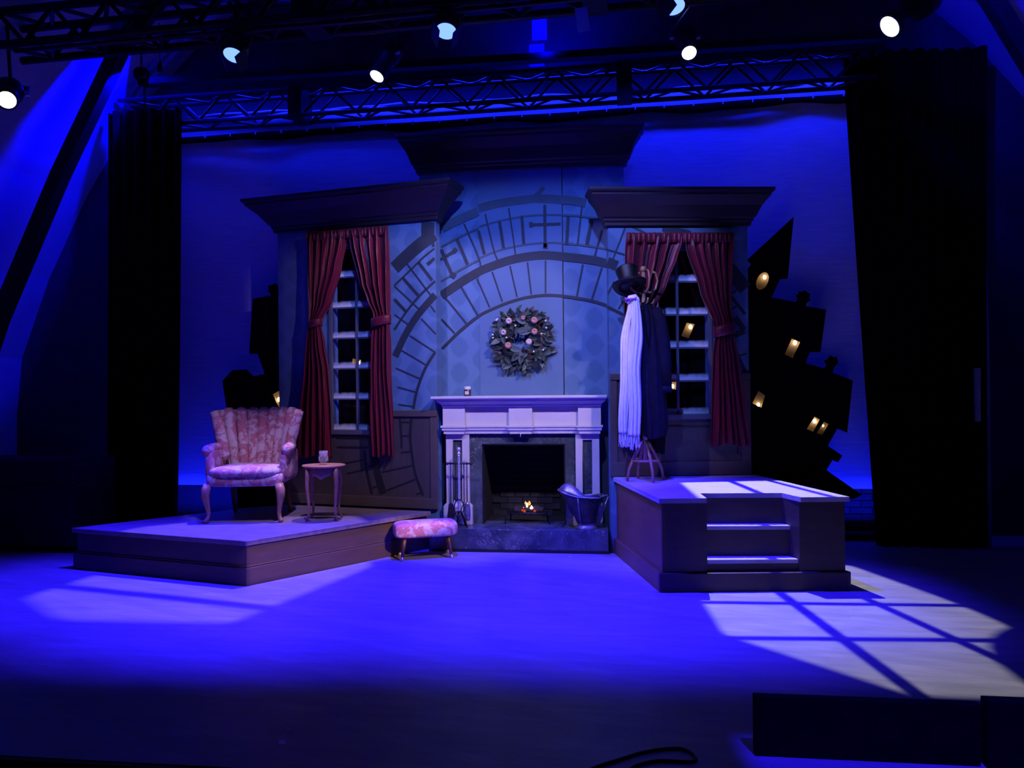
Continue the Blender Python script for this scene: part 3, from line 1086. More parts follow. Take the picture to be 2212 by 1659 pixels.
# ---- left flat
flatL = thing('scenery_flat', 'blue damask wall flat with tall window left of the fireplace, painted with clock lines', 'wall flat', (-0.83, 7.0, 0), R(-11.5))
WL = (-1.085, -0.555, 1.075, 6, 0.295)
hole = (WL[0], WL[1], WL[2], WL[2] + WL[3] * WL[4])
panel_with_hole(-1.70, 0.02, 0.0, 3.05, hole).build('panel', PAPERWALL, flatL)
ring_cornice(-1.70, 0.02, cornice_profile(3.03, 3.34, 0.25), TH).build('cornice', CORNICE, flatL, bevel=0.004)
window(flatL, *WL)
wz = MB()
wz.box(-1.70, hole[0] - 0.05, -0.014, 0, 0.345, 1.205)
wz.box(hole[1] + 0.05, 0.02, -0.014, 0, 0.345, 1.205)
wz.box(hole[0] - 0.05, hole[1] + 0.05, -0.014, 0, 0.345, 1.03)
wz.build('wainscot', WAINSCOT, flatL)
rl = MB()
rl.box(-1.705, hole[0] - 0.05, -0.035, 0, 1.205, 1.262)
rl.build('chair_rail', WAINRAIL, flatL, bevel=0.005)
MB().box(hole[1] + 0.05, 0.025, -0.035, 0, 1.205, 1.262).build('chair_rail', WAINRAIL, flatL, bevel=0.005)
MB().box(-0.045, 0.025, -0.026, 0, 0.345, 1.205).build('corner_stile', WAINRAIL, flatL, bevel=0.004)
MB().box(-1.705, -1.62, -0.026, 0, 0.345, 1.205).build('corner_stile', WAINRAIL, flatL, bevel=0.004)
MB().box(-1.705, 0.022, -0.032, 0, 0.345, 0.445).build('baseboard', WAINRAIL, flatL, bevel=0.006)
for z in (0.905, 0.995):
    MB().box(-1.03, -0.70, -0.024, -0.014, z, z + 0.012).build('apron_moulding', MURALBROWN, flatL)
strokes(MURAL_LEFT, -0.0005, MURAL, flatL)
strokes(MURAL_WAINSCOT, -0.0145, MURALBROWN, flatL)

# ---- centre flat (with the firebox opening)
flatC = thing('scenery_flat', 'tallest blue damask wall flat rising behind the mantelpiece and wreath', 'wall flat', (0, 7.25, 0), 0)
FB = (-0.41, 0.385, 0.20, 0.98)
c_m = MB()
c_m.box(-1.02, FB[0], 0, TH, 0, 3.56)
c_m.box(FB[0], FB[1], 0, TH, FB[3], 3.56)
c_m.box(FB[0], FB[1], 0, TH, 0, FB[2])
c_m.box(FB[1], 0.351, 0, TH, 0, 3.56) if FB[1] < 0.351 else None
c_m.box(FB[1], 0.93, 0, TH, 0, FB[3])
c_m.box(0.385, 0.93, 0, TH, FB[3], 3.56)
c_m.build('panel', PAPERWALL, flatC)
MB().box(0.350, 0.360, -0.002, 0.0, 1.0, 3.55).build('panel_seam', MURALBROWN, flatC)
MB().box(-0.445, 0.348, -0.006, 0, 1.0, 3.55).build('plain_panel', mat('plain_blue_paper', (0.115, 0.20, 0.33), 0.75, var=0.06, scale=3, spec=0.2), flatC)
ring_cornice(-1.02, 0.93, cornice_profile(3.54, 3.87, 0.19), TH).build('cornice', CORNICE, flatC, bevel=0.004)
strokes(MURAL_CENTRE[:7], -0.0065, MURALTOP, flatC)
strokes(MURAL_CENTRE[7:], -0.0070, MURAL, flatC)
MB().box(-1.0, -0.70, -0.014, 0, 0, 1.05).build('wainscot', WAINSCOT, flatC)
MB().box(0.66, 0.92, -0.014, 0, 0, 1.05).build('wainscot', WAINSCOT, flatC)

# ---- right flat
flatR = thing('scenery_flat', 'blue damask wall flat with tall window behind the coat stand', 'wall flat', (0.78, 6.85, 0), R(9.5))
WR = (0.337, 0.887, 1.217, 5, 0.294)
hole = (WR[0], WR[1], WR[2], WR[2] + WR[3] * WR[4])
panel_with_hole(0.0, 1.25, 0.0, 2.90, hole).build('panel', PAPERWALL, flatR)
ring_cornice(0.0, 1.245, cornice_profile(2.885, 3.19, 0.19), TH).build('cornice', CORNICE, flatR, bevel=0.004)
window(flatR, *WR)
wz = MB()
wz.box(0.0, hole[0] - 0.05, -0.014, 0, 0.675, 1.525)
wz.box(hole[1] + 0.05, 1.25, -0.014, 0, 0.675, 1.525)
wz.box(hole[0] - 0.05, hole[1] + 0.05, -0.014, 0, 0.675, 1.17)
wz.build('wainscot', WAINSCOT, flatR)
MB().box(0.0, hole[0] - 0.05, -0.035, 0, 1.525, 1.58).build('chair_rail', WAINRAIL, flatR, bevel=0.005)
MB().box(hole[1] + 0.05, 1.255, -0.035, 0, 1.525, 1.58).build('chair_rail', WAINRAIL, flatR, bevel=0.005)
MB().box(1.17, 1.255, -0.026, 0, 0.675, 1.525).build('corner_stile', WAINRAIL, flatR, bevel=0.004)
MB().box(0.0, 0.06, -0.026, 0, 0.675, 1.525).build('corner_stile', WAINRAIL, flatR, bevel=0.004)
MB().box(0.0, 1.255, -0.032, 0, 0.675, 0.80).build('baseboard', WAINRAIL, flatR, bevel=0.006)
strokes(MURAL_RIGHT, -0.0005, MURAL, flatR)
mp = MB()
mp.box(1.13, 1.24, -0.024, -0.014, 1.435, 1.447)
mp.box(1.13, 1.142, -0.024, -0.014, 0.86, 1.44)
mp.box(0.35, 1.13, -0.024, -0.014, 1.105, 1.117)
mp.build('panel_moulding', MURALBROWN, flatR)

# ================================================================== curtains


def curtain(flat, label, outer, inner, ztop, zbot, tie, folds, seed, tie_w):
    """outer / inner: lists of (z, s) in ascending z"""
    rnd = random.Random(seed)
    ph = [rnd.uniform(0, 6.28) for _ in range(6)]
    root = thing('curtain', label, 'curtain', flat.location, flat.rotation_euler.z, 'burgundy window curtains')

    def fn(u, v):
        z = zbot + (ztop - zbot) * v
        a, b = interp(outer, z), interp(inner, z)
        w = abs(b - a)
        uu = u + 0.018 * math.sin(u * 17 + ph[0] + z * 1.3)
        amp = 0.018 + 0.010 / max(w, 0.1) * 0.35
        near = math.exp(-((z - tie) / 0.13) ** 2)
        head = max(0.0, (z - (ztop - 0.13)) / 0.13)
        amp *= (1 - 0.55 * near) * (1 - 0.55 * min(1, head))
        y = -0.085 - amp * (math.sin(2 * PI * folds * u + ph[1] + 0.6 * math.sin(z * 2 + ph[2]))
                            + 0.45 * math.sin(2 * PI * folds * 1.9 * u + ph[3] + z * 1.7)
                            + 0.25 * math.sin(2 * PI * folds * 3.1 * u + ph[4] - z * 2.3))
        y -= 0.03 * near + 0.012 * head * math.sin(u * 60)
        zz = z + 0.012 * math.sin(u * 9 + ph[5]) * (1 - v)
        return (a + (b - a) * uu, min(y, -0.045), zz)
    MB().grid(fn, 84, 60).build('cloth', SATIN, root, smooth=True, solid=0.004)
    a, b = interp(outer, tie), interp(inner, tie)
    lo, hi = min(a, b) - 0.014, max(a, b) + 0.014
    cx, rx = (lo + hi) / 2, (hi - lo) / 2

    def band(u, v):
        t = 2 * PI * u
        return (cx + rx * math.cos(t), -0.105 + 0.062 * math.sin(t), tie + tie_w * (v - 0.5) + 0.02 * math.cos(t))
    MB().grid(band, 28, 3, wrap=True).build('tie_back', SATIN, root, smooth=True, solid=0.006)
    # gathered heading band
    a, b = interp(outer, ztop), interp(inner, ztop)
    lo, hi = min(a, b), max(a, b)

    def head(u, v):
        return (lo + (hi - lo) * u, -0.088 - 0.012 * math.sin(u * 70) - 0.006 * math.sin(u * 31), ztop - 0.075 + 0.085 * v)
    MB().grid(head, 90, 3).build('heading', SATIN, root, smooth=True, solid=0.008)
    return root


curtain(flatL, 'burgundy satin curtain behind the armchair and side table, tied back from the window',
        [(0.81, -1.43), (1.245, -1.397), (1.655, -1.34), (2.09, -1.277), (2.15, -1.265), (2.56, -1.30), (3.0, -1.315)],
        [(0.81, -1.075), (1.28, -1.072), (1.64, -1.092), (1.92, -1.137), (2.08, -1.152), (2.15, -1.143), (2.30, -1.052), (2.62, -0.944), (2.88, -0.885), (3.0, -0.868)],
        2.985, 0.81, 2.10, 5, 1, 0.07)
curtain(flatL, 'burgundy satin curtain between the left window and the fireplace, tied back',
        [(0.84, -0.379), (1.2, -0.384), (1.64, -0.413), (2.035, -0.413), (2.12, -0.407), (2.3, -0.42), (2.69, -0.425), (3.0, -0.431)],
        [(0.84, -0.628), (1.28, -0.655), (1.63, -0.632), (1.907, -0.614), (2.086, -0.588), (2.17, -0.579), (2.30, -0.656), (2.467, -0.732), (2.877, -0.829), (3.0, -0.868)],
        2.985, 0.835, 2.10, 5, 2, 0.085)
curtain(flatR, 'burgundy satin curtain half hidden by the top hat and scarf',
        [(0.95, 0.047), (1.5, 0.075), (2.14, 0.127), (2.56, 0.144), (2.81, 0.153)],
        [(0.95, 0.37), (1.2, 0.36), (1.85, 0.33), (1.98, 0.32), (2.173, 0.408), (2.358, 0.504), (2.606, 0.606), (2.705, 0.645), (2.81, 0.655)],
        2.80, 0.95, 1.95, 5, 3, 0.085)
curtain(flatR, 'burgundy satin curtain beside the black rooftop cutout, tied back with a wide band',
        [(0.94, 1.239), (1.2, 1.194), (1.7, 1.124), (1.908, 1.076), (2.008, 1.077), (2.132, 1.06), (2.505, 1.07), (2.8, 1.092)],
        [(0.94, 0.876), (1.2, 0.892), (1.76, 0.905), (1.91, 0.919), (2.034, 0.901), (2.307, 0.791), (2.692, 0.664), (2.8, 0.655)],
        2.80, 0.94, 1.955, 6, 4, 0.095)

# ================================================================== fireplace
fp = thing('fireplace', 'cream classical mantelpiece with dark marble surround and black firebox', 'fireplace', (-0.03, 7.24, 0))
# everything local: x about the middle, y = 0 at the wall and negative towards the audience
HZ = 0.205
PX = [(-0.705, -0.485), (0.495, 0.712)]
for a, b in PX:
    p = MB()
    p.box(a, a + 0.066, -0.235, 0, 0.40, 1.045)
    p.box(b - 0.066, b, -0.235, 0, 0.40, 1.045)
    p.box(a + 0.066, b - 0.066, -0.235, 0, 0.985, 1.045)
    p.box(a + 0.066, b - 0.066, -0.235, 0, 0.40, 0.425)
    pil = p.build('pilaster', WHITEPAINT, fp, bevel=0.004)
    MB().box(a + 0.066, b - 0.066, -0.215, -0.02, 0.425, 0.985).build('marble_inset', MARBLE, pil)
    q = MB()
    q.prism([(a - 0.026, HZ), (b + 0.026, HZ), (b + 0.026, 0.375), (b + 0.004, 0.40), (a - 0.004, 0.40), (a - 0.026, 0.375)], 'y', -0.258, 0)
    q.build('plinth', WHITEPAINT, fp, bevel=0.004)
# marble surround with the opening
OX0, OX1, OZ = -0.372, 0.400, 0.948
MB().box(-0.485, OX0, -0.205, 0, HZ, 1.045).build('surround_slab', MARBLE, fp)
MB().box(OX1, 0.495, -0.205, 0, HZ, 1.045).build('surround_slab', MARBLE, fp)
MB().box(OX0, OX1, -0.205, 0, OZ, 1.045).build('surround_slab', MARBLE, fp)
# firebox lining
fb = MB()
fb.box(OX0 - 0.003, OX0 + 0.012, -0.20, 0.33, HZ, OZ)
fb.box(OX1 - 0.012, OX1 + 0.003, -0.20, 0.33, HZ, OZ)
fb.box(OX0, OX1, -0.20, 0.33, OZ - 0.012, OZ)
fb.box(OX0 - 0.06, OX1 + 0.06, 0.315, 0.33, HZ - 0.02, OZ + 0.04)
fb.box(OX0, OX1, 0.0, 0.33, HZ - 0.02, HZ)
fbox = fb.build('firebox', DARKBRICK, fp)
for nm, mm_, rows in (('firebrick', GREYBRICK, range(0, 5)), ('firebrick', DARKBRICK, range(5, 12))):
    me = MB().box(0.004, 0.146, -0.012, 0.004, 0.003, 0.056).mesh(nm, mm_)
    for row in rows:
        for k in range(6):
            x = OX0 + 0.02 + 0.15 * k - (0.075 if row % 2 else 0)
            if x < OX0 + 0.01 or x + 0.15 > OX1 - 0.01:
                continue
            instance(me, 'firebrick', fbox, (x, 0.313, HZ + 0.06 * row))
# frieze, blocks, mouldings, shelf
MB().box(-0.715, 0.722, -0.245, 0, 1.12, 1.30).build('frieze', WHITEPAINT, fp)
BLK = [(-0.722, -0.515), (-0.108, 0.108), (0.522, 0.729)]
for a, b in BLK:
    MB().box(a, b, -0.285, -0.24, 1.12, 1.298).build('frieze_block', WHITEPAINT, fp, bevel=0.003)


def molding(name, runs, prof, z0):
    for a, b, y in runs:
        m = MB()
        vs, fs = [], []
        for o, z in prof:
            vs += [(a - o, 0, z0 + z), (a - o, y - o, z0 + z), (b + o, y - o, z0 + z), (b + o, 0, z0 + z)]
        for i in range(len(prof) - 1):
            for k in range(4):
                fs.append((4 * i + k, 4 * i + (k + 1) % 4, 4 * i + 4 + (k + 1) % 4, 4 * i + 4 + k))
        e = 4 * (len(prof) - 1)
        fs += [(3, 2, 1, 0), (e, e + 1, e + 2, e + 3)]
        m.add(vs, fs).build(name, WHITEPAINT, fp)


low = [(0.0, 0.0), (0.0, 0.02), (0.014, 0.034), (0.014, 0.05), (0.024, 0.06), (0.024, 0.078)]
molding('architrave_moulding', [(-0.712, 0.719, -0.245)] + [(a + 0.008, b - 0.008, -0.285) for a, b in BLK], low, 1.045)
up = [(0.0, 0.0), (0.006, 0.012), (0.006, 0.022), (0.030, 0.042), (0.044, 0.052), (0.044, 0.064), (0.058, 0.078)]
molding('cornice_moulding', [(-0.715, 0.722, -0.255)] + [(a, b, -0.30) for a, b in BLK], up, 1.292)
MB().prism([(-0.812, -0.385), (0.785, -0.385), (0.785, 0), (-0.755, 0), (-0.755, -0.262), (-0.812, -0.262)], 'z', 1.370, 1.392).build('shelf', WHITEPAINT, fp, bevel=0.005)
MB().tube([(0.0, -0.292, 1.062), (0.0, -0.30, 1.03), (0.0, -0.294, 1.018)], [0.004, 0.004, 0.007], 8).build('hook', CHROME, fp, smooth=True)

hearth = thing('hearth', 'dark veined marble hearth slab in front of the fireplace', 'hearth', (0, 0, 0))
MB().box(-0.85, 0.755, 6.79, 7.235, 0.022, HZ).build('slab', MARBLE, hearth, bevel=0.004)
MB().box(-0.852, 0.758, 6.78, 7.23, 0.0, 0.022).build('base_strip', BLACK, hearth)

# ---- fire
gr = thing('fire_grate', 'low black iron grate in the firebox holding the glowing log', 'grate', (0.015, 7.12, HZ))
for sx in (-0.205, 0.205):
    MB().tube([(sx, -0.075, 0.0), (sx * 0.98, -0.075, 0.09), (sx * 0.90, -0.075, 0.102), (sx * 0.85, 0.06, 0.10), (sx * 0.85, 0.10, 0.0)], 0.006, 8).build('end_hoop', IRON, gr, smooth=True)
MB().tube([(-0.19, -0.075, 0.101), (0.19, -0.075, 0.101)], 0.006, 8).build('front_bar', IRON, gr, smooth=True)
MB().tube([(-0.19, 0.06, 0.10), (0.19, 0.06, 0.10)], 0.006, 8).build('rear_bar', IRON, gr, smooth=True)
for k in range(6):
    x = -0.15 + 0.06 * k
    MB().tube([(x, -0.075, 0.092), (x, 0.0, 0.075), (x, 0.06, 0.092)], 0.005, 6).build('cross_bar', IRON, gr, smooth=True)


def log(name, label, loc, length, r, rz, tilt=0.0, ends=None):
    t = thing(name, label, 'log', loc, rz)
    pts = [(-length / 2 + length * i / 8, 0.006 * math.sin(i * 2.1), 0.005 * math.cos(i * 1.7) + tilt * (i / 8 - .5)) for i in range(9)]
    MB().tube(pts, [r * (1 + 0.08 * math.sin(i * 3)) for i in range(9)], 12).build('bark', BARK, t, smooth=True)
    return t


log('fire_log', 'charred log lying across the front of the iron grate', (0.02, 7.10, HZ + 0.122), 0.27, 0.026, 0.06)
log('fire_log', 'charred log lying slantwise behind on the iron grate', (0.0, 7.15, HZ + 0.13), 0.24, 0.028, -0.25)
fl = thing('fire_flame', 'small orange flames over the logs in the firebox', 'flame', (0.02, 7.12, HZ + 0.125))
for dx, dz, h, r, mm_ in ((-0.012, 0.04, 0.052, 0.011, FLAMECORE), (0.03, 0.015, 0.045, 0.017, FLAMECORE), (-0.045, 0.010, 0.026, 0.008, FLAMECORE),
                          (0.010, 0.058, 0.045, 0.014, FLAME), (-0.026, 0.062, 0.034, 0.009, FLAME)):
    pr2 = [(1e-5, -h * 0.35), (r * 0.7, -h * 0.22), (r, 0), (r * 0.75, h * 0.25), (r * 0.32, h * 0.5), (1e-5, h * 0.65)]
    MB().lathe(pr2, 10, (dx, -0.03, dz)).build('flame_tongue', mm_, fl, smooth=True)
em = thing('glowing_embers', 'dull red glowing embers under the flames on the grate', 'embers', (0.02, 7.10, HZ + 0.11))
for k in range(9):
    MB().sphere((random.uniform(-0.07, 0.08), random.uniform(-0.05, 0.04), random.uniform(0.0, 0.022)), random.uniform(0.009, 0.016), 8, 5).build('ember', EMBER, em)

# ================================================================== wreath
wr = thing('wreath', 'round green leaf wreath with pink dried pods and white berries above the mantel', 'wreath', (-0.035, 7.244, 1.915))
MB().tube([(0.185 * math.cos(a * PI / 16), -0.035, 0.185 * math.sin(a * PI / 16)) for a in range(32)], 0.036, 8, closed=True).build('twig_ring', LEAF_C, wr, smooth=True)


def leaf_mesh(m_, l, w):
    pts = [(0, 0, 0)]
    vs, fs = [], []
    n = 6
    for i in range(n + 1):
        t = i / n
        hw = w * math.sin(PI * min(1, t * 0.97 + 0.03)) ** 0.8 * 0.5
        x = l * t
        zz = -0.18 * l * t * t
        vs += [(x, -hw, zz + hw * 0.35), (x, 0, zz), (x, hw, zz + hw * 0.35)]
    for i in range(n):
        for k in (0, 1):
            fs.append((3 * i + k, 3 * i + k + 1, 3 * i + k + 4, 3 * i + k + 3))
    return MB().add(vs, fs).mesh('leaf', m_, True)


LEAVES = [leaf_mesh(LEAF_A, 0.085, 0.038), leaf_mesh(LEAF_A, 0.07, 0.03), leaf_mesh(LEAF_B, 0.095, 0.042), leaf_mesh(LEAF_C, 0.08, 0.03), leaf_mesh(LEAF_A, 0.095, 0.036)]
rnd = random.Random(11)
for k in range(275):
    a = rnd.uniform(0, 2 * PI)
    sq = 1.0 + 0.16 * abs(math.sin(2 * a)) ** 1.5
    rr = rnd.uniform(0.14, 0.235) * sq
    y = -0.035 - rnd.uniform(0.0, 0.055) * (1 - abs(rr - 0.185) / 0.11 * 0.6)
    out = rnd.gauss(0.9 if rr > 0.185 else 2.4, 0.7) * rnd.choice((-1, 1))
    d = a + out
    me = rnd.choice(LEAVES)
    o = instance(me, 'leaf', wr, (rr * math.cos(a), y, rr * math.sin(a)))
    tilt = rnd.uniform(-0.1, 0.75)
    dirv = Vector((math.cos(d) * math.cos(tilt), -math.sin(tilt), math.sin(d) * math.cos(tilt)))
    up_ = Vector((0, -1, 0)) + Vector((rnd.uniform(-.5, .5), 0, rnd.uniform(-.5, .5)))
    x_ = dirv.normalized()
    y_ = up_.cross(x_).normalized()
    z_ = x_.cross(y_)
    o.rotation_euler = Matrix((x_, y_, z_)).transposed().to_euler()
    s_ = rnd.uniform(0.85, 1.3)
    o.scale = (s_, s_, s_)
for (x, z, ang, s_) in ((0.0, -0.10, 2.95, 1.35), (0.0, -0.11, 3.9, 1.4), (0.005, -0.12, 4.55, 1.25), (0.05, 0.15, 2.7, 1.2), (0.06, 0.11, 3.5, 1.2), (0.10, 0.08, 3.3, 1.4)):
    o = instance(LEAVES[2], 'leaf', wr, (x, -0.105, z))
    x_ = Vector((math.cos(ang), -0.12, math.sin(ang))).normalized()
    y_ = Vector((0, -1, 0)).cross(x_).normalized()
    o.rotation_euler = Matrix((x_, y_, x_.cross(y_))).transposed().to_euler()
    o.scale = (s_, s_, s_)
pod = MB()
pod.lathe([(1e-5, -0.028), (0.018, -0.024), (0.029, -0.008), (0.031, 0.006), (0.026, 0.018), (0.014, 0.022), (0.010, 0.014), (1e-5, 0.012)], 14)
podm = [pod.mesh('dried_pod', POD_PINK, True), pod.mesh('dried_pod', POD_CREAM, True)]
for x, z, kd, s_ in ((-0.115, 0.175, 1, 1.0), (-0.165, 0.07, 1, 0.9), (0.125, 0.175, 0, 1.05), (0.125, 0.07, 0, 1.0), (0.072, -0.025, 1, 1.0), (-0.125, -0.055, 0, 1.05), (0.02, 0.20, 0, 0.7)):
    o = instance(podm[kd], 'dried_pod', wr, (x, -0.115, z), (PI / 2 + rnd.uniform(-.3, .3), rnd.uniform(-.4, .4), 0))
    o.scale = (s_, s_, s_ * 1.1)
    if kd:
        o['label'] = 'cream dried pod'
bm2 = MB().sphere((0, 0, 0), 0.0095, 8, 6).mesh('berry', BERRY, True)
for x, z in ((-0.235, 0.185), (-0.225, 0.195), (-0.27, 0.05), (-0.268, 0.02), (-0.14, 0.02), (-0.155, -0.01), (0.23, 0.17), (0.115, -0.115), (0.205, -0.10), (0.235, 0.105), (-0.055, 0.13), (0.19, 0.05)):
    instance(bm2, 'berry', wr, (x, -0.10, z))
# fir sprigs hanging at the bottom of the ring
for k in range(5):
    x = -0.1 + 0.05 * k
    MB().tube([(x, -0.05, -0.17), (x + 0.01, -0.06, -0.22), (x + 0.02, -0.06, -0.25)], [0.004, 0.003, 0.001], 5).build('twig', LEAF_C, wr)

# ================================================================== candle jar on the shelf
jar = thing('candle_jar', 'small brown glass jar with white lid standing on the mantel shelf', 'jar', (-0.53, 7.03, 1.392))
MB().lathe([(0.031, 0.0), (0.034, 0.004), (0.034, 0.058), (0.029, 0.064)], 20).build('jar_body', AMBERJAR, jar, smooth=True)
MB().lathe([(0.030, 0.062), (0.031, 0.064), (0.031, 0.086), (0.028, 0.09)], 20).build('lid', WAX, jar)
MB().box(-0.018, 0.018, -0.0362, -0.030, 0.016, 0.046).build('paper_label', CARD, jar)

# ================================================================== armchair
ch = thing('armchair', 'channel-back armchair in rose floral fabric on cabriole legs', 'armchair', (-2.335, 6.235, 0.345), R(9))


def superbox(x0, x1, y0, y1, z0, z1, p=5.0, n=28, m=14, taper=0.0):
    cx, cy, cz = (x0 + x1) / 2, (y0 + y1) / 2, (z0 + z1) / 2
    hx, hy, hz = (x1 - x0) / 2, (y1 - y0) / 2, (z1 - z0) / 2

    def sp(c, e):
        return math.copysign(abs(c) ** e, c)

    def fn(u, v):
        a = 2 * PI * u
        b = -PI / 2 + PI * v
        e = 2.0 / p
        cb = sp(math.cos(b), e * 1.3)
        yy = hy * cb * sp(math.sin(a), e)
        k = 1 - taper * (yy / hy * 0.5 + 0.5)
        return (cx + hx * k * cb * sp(math.cos(a), e), cy + yy, cz + hz * sp(math.sin(b), e * 1.3))
    return MB().grid(fn, n, m, wrap=True)


superbox(-0.335, 0.335, -0.04, 0.55, 0.295, 0.42, 7, 40, 14, 0.12).build('seat_base', FLORAL, ch, smooth=True)
superbox(-0.318, 0.318, -0.06, 0.50, 0.375, 0.47, 5, 40, 14, 0.12).build('seat_cushion', FLORAL, ch, smooth=True)
NCH = 7
for i in range(NCH):
    t = (i + 0.5) / NCH * 2 - 1
    pts, rad = [], []
    for j in range(13):
        v = j / 12
        z = 0.40 + 0.545 * v
        xx = t * (0.245 + 0.100 * v ** 1.2)
        yy = 0.49 + 0.13 * v - 0.17 * abs(t) ** 2.2 * (0.35 + 0.65 * v)
        if v > 0.9:
            yy += 0.03 * (v - 0.9) / 0.1
        pts.append((xx, yy, z))
        w = (0.245 + 0.100 * v ** 1.2) / NCH * 1.16
        rad.append(w * (1.0 if v < 0.93 else 0.78))
    MB().tube(pts, rad, 14, flat=0.85).build('back_channel', FLORAL, ch, smooth=True)


def shell_pt(u, v):
    t = u * 2 - 1
    z = 0.33 + 0.61 * v
    xx = t * (0.285 + 0.105 * v ** 1.2)
    yy = 0.535 + 0.13 * v - 0.19 * abs(t) ** 2.2 * (0.4 + 0.6 * v)
    return (xx, yy, z)


MB().grid(shell_pt, 20, 10).build('back_shell', FLORAL, ch, smooth=True, solid=0.045)
for s in (-1, 1):
    # rolled wing edge
    MB().tube([(s * (0.275 + 0.105 * v ** 1.2), 0.345 + 0.04 * v + 0.02, 0.50 + 0.435 * v) for v in [k / 10 for k in range(11)]],
              [0.040 + 0.012 * math.sin(PI * (0.2 + 0.75 * k / 10)) for k in range(11)], 12).build('wing_roll', FLORAL, ch, smooth=True)
    # padded arm: top roll and panel below
    MB().tube([(s * 0.310, 0.44, 0.62), (s * 0.325, 0.33, 0.618), (s * 0.335, 0.20, 0.615), (s * 0.340, 0.10, 0.608), (s * 0.340, 0.055, 0.595)],
              [0.036, 0.042, 0.044, 0.044, 0.032], 14).build('arm_roll', FLORAL, ch, smooth=True)
    superbox(s * 0.318 - 0.034, s * 0.318 + 0.034, 0.055, 0.50, 0.33, 0.61, 6, 24, 12).build('arm_panel', FLORAL, ch, smooth=True)


def cabriole(m, x, y, s, f, h, k=1.0):
    pts = [(x, y, h), (x + s * 0.018 * k, y + f * 0.018 * k, h * 0.86), (x + s * 0.022 * k, y + f * 0.022 * k, h * 0.70), (x + s * 0.008 * k, y + f * 0.008 * k, h * 0.45),
           (x - s * 0.004 * k, y - f * 0.004 * k, h * 0.24), (x + s * 0.004 * k, y + f * 0.004 * k, h * 0.12), (x + s * 0.02 * k, y + f * 0.022 * k, h * 0.04), (x + s * 0.022 * k, y + f * 0.024 * k, 0.0)]
    return m.tube(pts, [0.042 * k, 0.047 * k, 0.042 * k, 0.028 * k, 0.020 * k, 0.019 * k, 0.026 * k, 0.022 * k], 12)


for s in (-1, 1):
    cabriole(MB(), s * 0.30, 0.0, s, -1, 0.32, 0.84).build('leg', OAK, ch, smooth=True)
    MB().tube([(s * 0.25, 0.49, 0.31), (s * 0.25, 0.52, 0.12), (s * 0.25, 0.56, 0.0)], [0.026, 0.022, 0.018], 8).build('leg', WALNUT, ch, smooth=True)

# ================================================================== footstool
st = thing('footstool', 'small footstool in rose floral fabric on splayed legs beside the platform', 'footstool', (-0.83, 6.555, 0.0), R(21))
superbox(-0.275, 0.275, -0.125, 0.125, 0.185, 0.318, 7, 44, 16).build('cushion', FLORAL, st, smooth=True)
for sx in (-1, 1):
    for sy in (-1, 1):
        a, b = Vector((sx * 0.185, sy * 0.075, 0.20)), Vector((sx * 0.215, sy * 0.105, 0.0))
        lg = MB().tube([a, b + (a - b) * 0.10], [0.019, 0.012], 10).build('leg', WALNUT, st, smooth=True)
        MB().tube([b + (a - b) * 0.16, b + (a - b) * 0.09, b + (a - b) * 0.04, b], [0.013, 0.013, 0.02, 0.019], 12).build('ferrule', FERRULE, lg, smooth=True)

# ================================================================== side table with tumbler
tb = thing('side_table', 'small oval honey-oak side table with curved legs beside the armchair', 'table', (-1.69, 6.415, 0.344), R(8))
MB().lathe([(0.175, 0.455), (0.185, 0.461), (0.187, 0.468), (0.183, 0.474), (0.17, 0.475)], 36, sx=1.0, sy=0.80).build('tabletop', OAK, tb, smooth=False)


def apron(u, v):
    a = 2 * PI * u
    z1, z0 = 0.456, 0.385 + 0.022 * math.cos(4 * (a + PI / 4)) - 0.008 * math.cos(12 * a)
    return (0.150 * math.cos(a), 0.112 * math.sin(a), z0 + (z1 - z0) * v)


MB().grid(apron, 64, 3, wrap=True).build('apron', OAK, tb, smooth=True, solid=0.012)
for sx in (-1, 1):
    for sy in (-1, 1):
        x, y = sx * 0.118, sy * 0.082
        pts = [(x, y, 0.457), (x * 1.03, y * 1.03, 0.38), (x * 1.06, y * 1.06, 0.30), (x * 1.0, y * 1.0, 0.20), (x * 0.93, y * 0.93, 0.11), (x * 0.98, y * 0.98, 0.045), (x * 1.14, y * 1.14, 0.0)]
        MB().tube(pts, [0.021, 0.020, 0.017, 0.0145, 0.012, 0.0105, 0.010], 10).build('leg', OAK, tb, smooth=True)
tg = thing('glass_tumbler', 'cut glass tumbler half full of water on the side table', 'glass', (-1.69, 6.41, 0.819))
MB().lathe([(0.024, 0.0), (0.026, 0.002), (0.034, 0.022), (0.039, 0.05), (0.0375, 0.085), (0.038, 0.118), (0.0355, 0.118), (0.0355, 0.085), (0.0365, 0.05), (0.031, 0.026), (0.022, 0.016), (1e-5, 0.014)], 28).build('glass_wall', GLASS, tg, smooth=True)
MB().lathe([(1e-5, 0.0155), (0.0215, 0.0175), (0.0302, 0.0275), (0.0357, 0.05), (0.0347, 0.082), (1e-5, 0.083)], 28).build('water', WATER, tg, smooth=True)
cut = MB().box(-0.0012, 0.0012, -0.0012, 0.0012, -0.022, 0.022).mesh('cut_rib', CHROME)
for k in range(18):
    a = 2 * PI * k / 18
    o = instance(cut, 'cut_rib', tg, (0.0385 * math.cos(a), 0.0385 * math.sin(a), 0.05), (0.35 * (1 if k % 2 else -1), 0, a + PI / 2))
    o.rotation_euler = (0.0, 0.4 * (1 if k % 2 else -1), a + PI / 2)

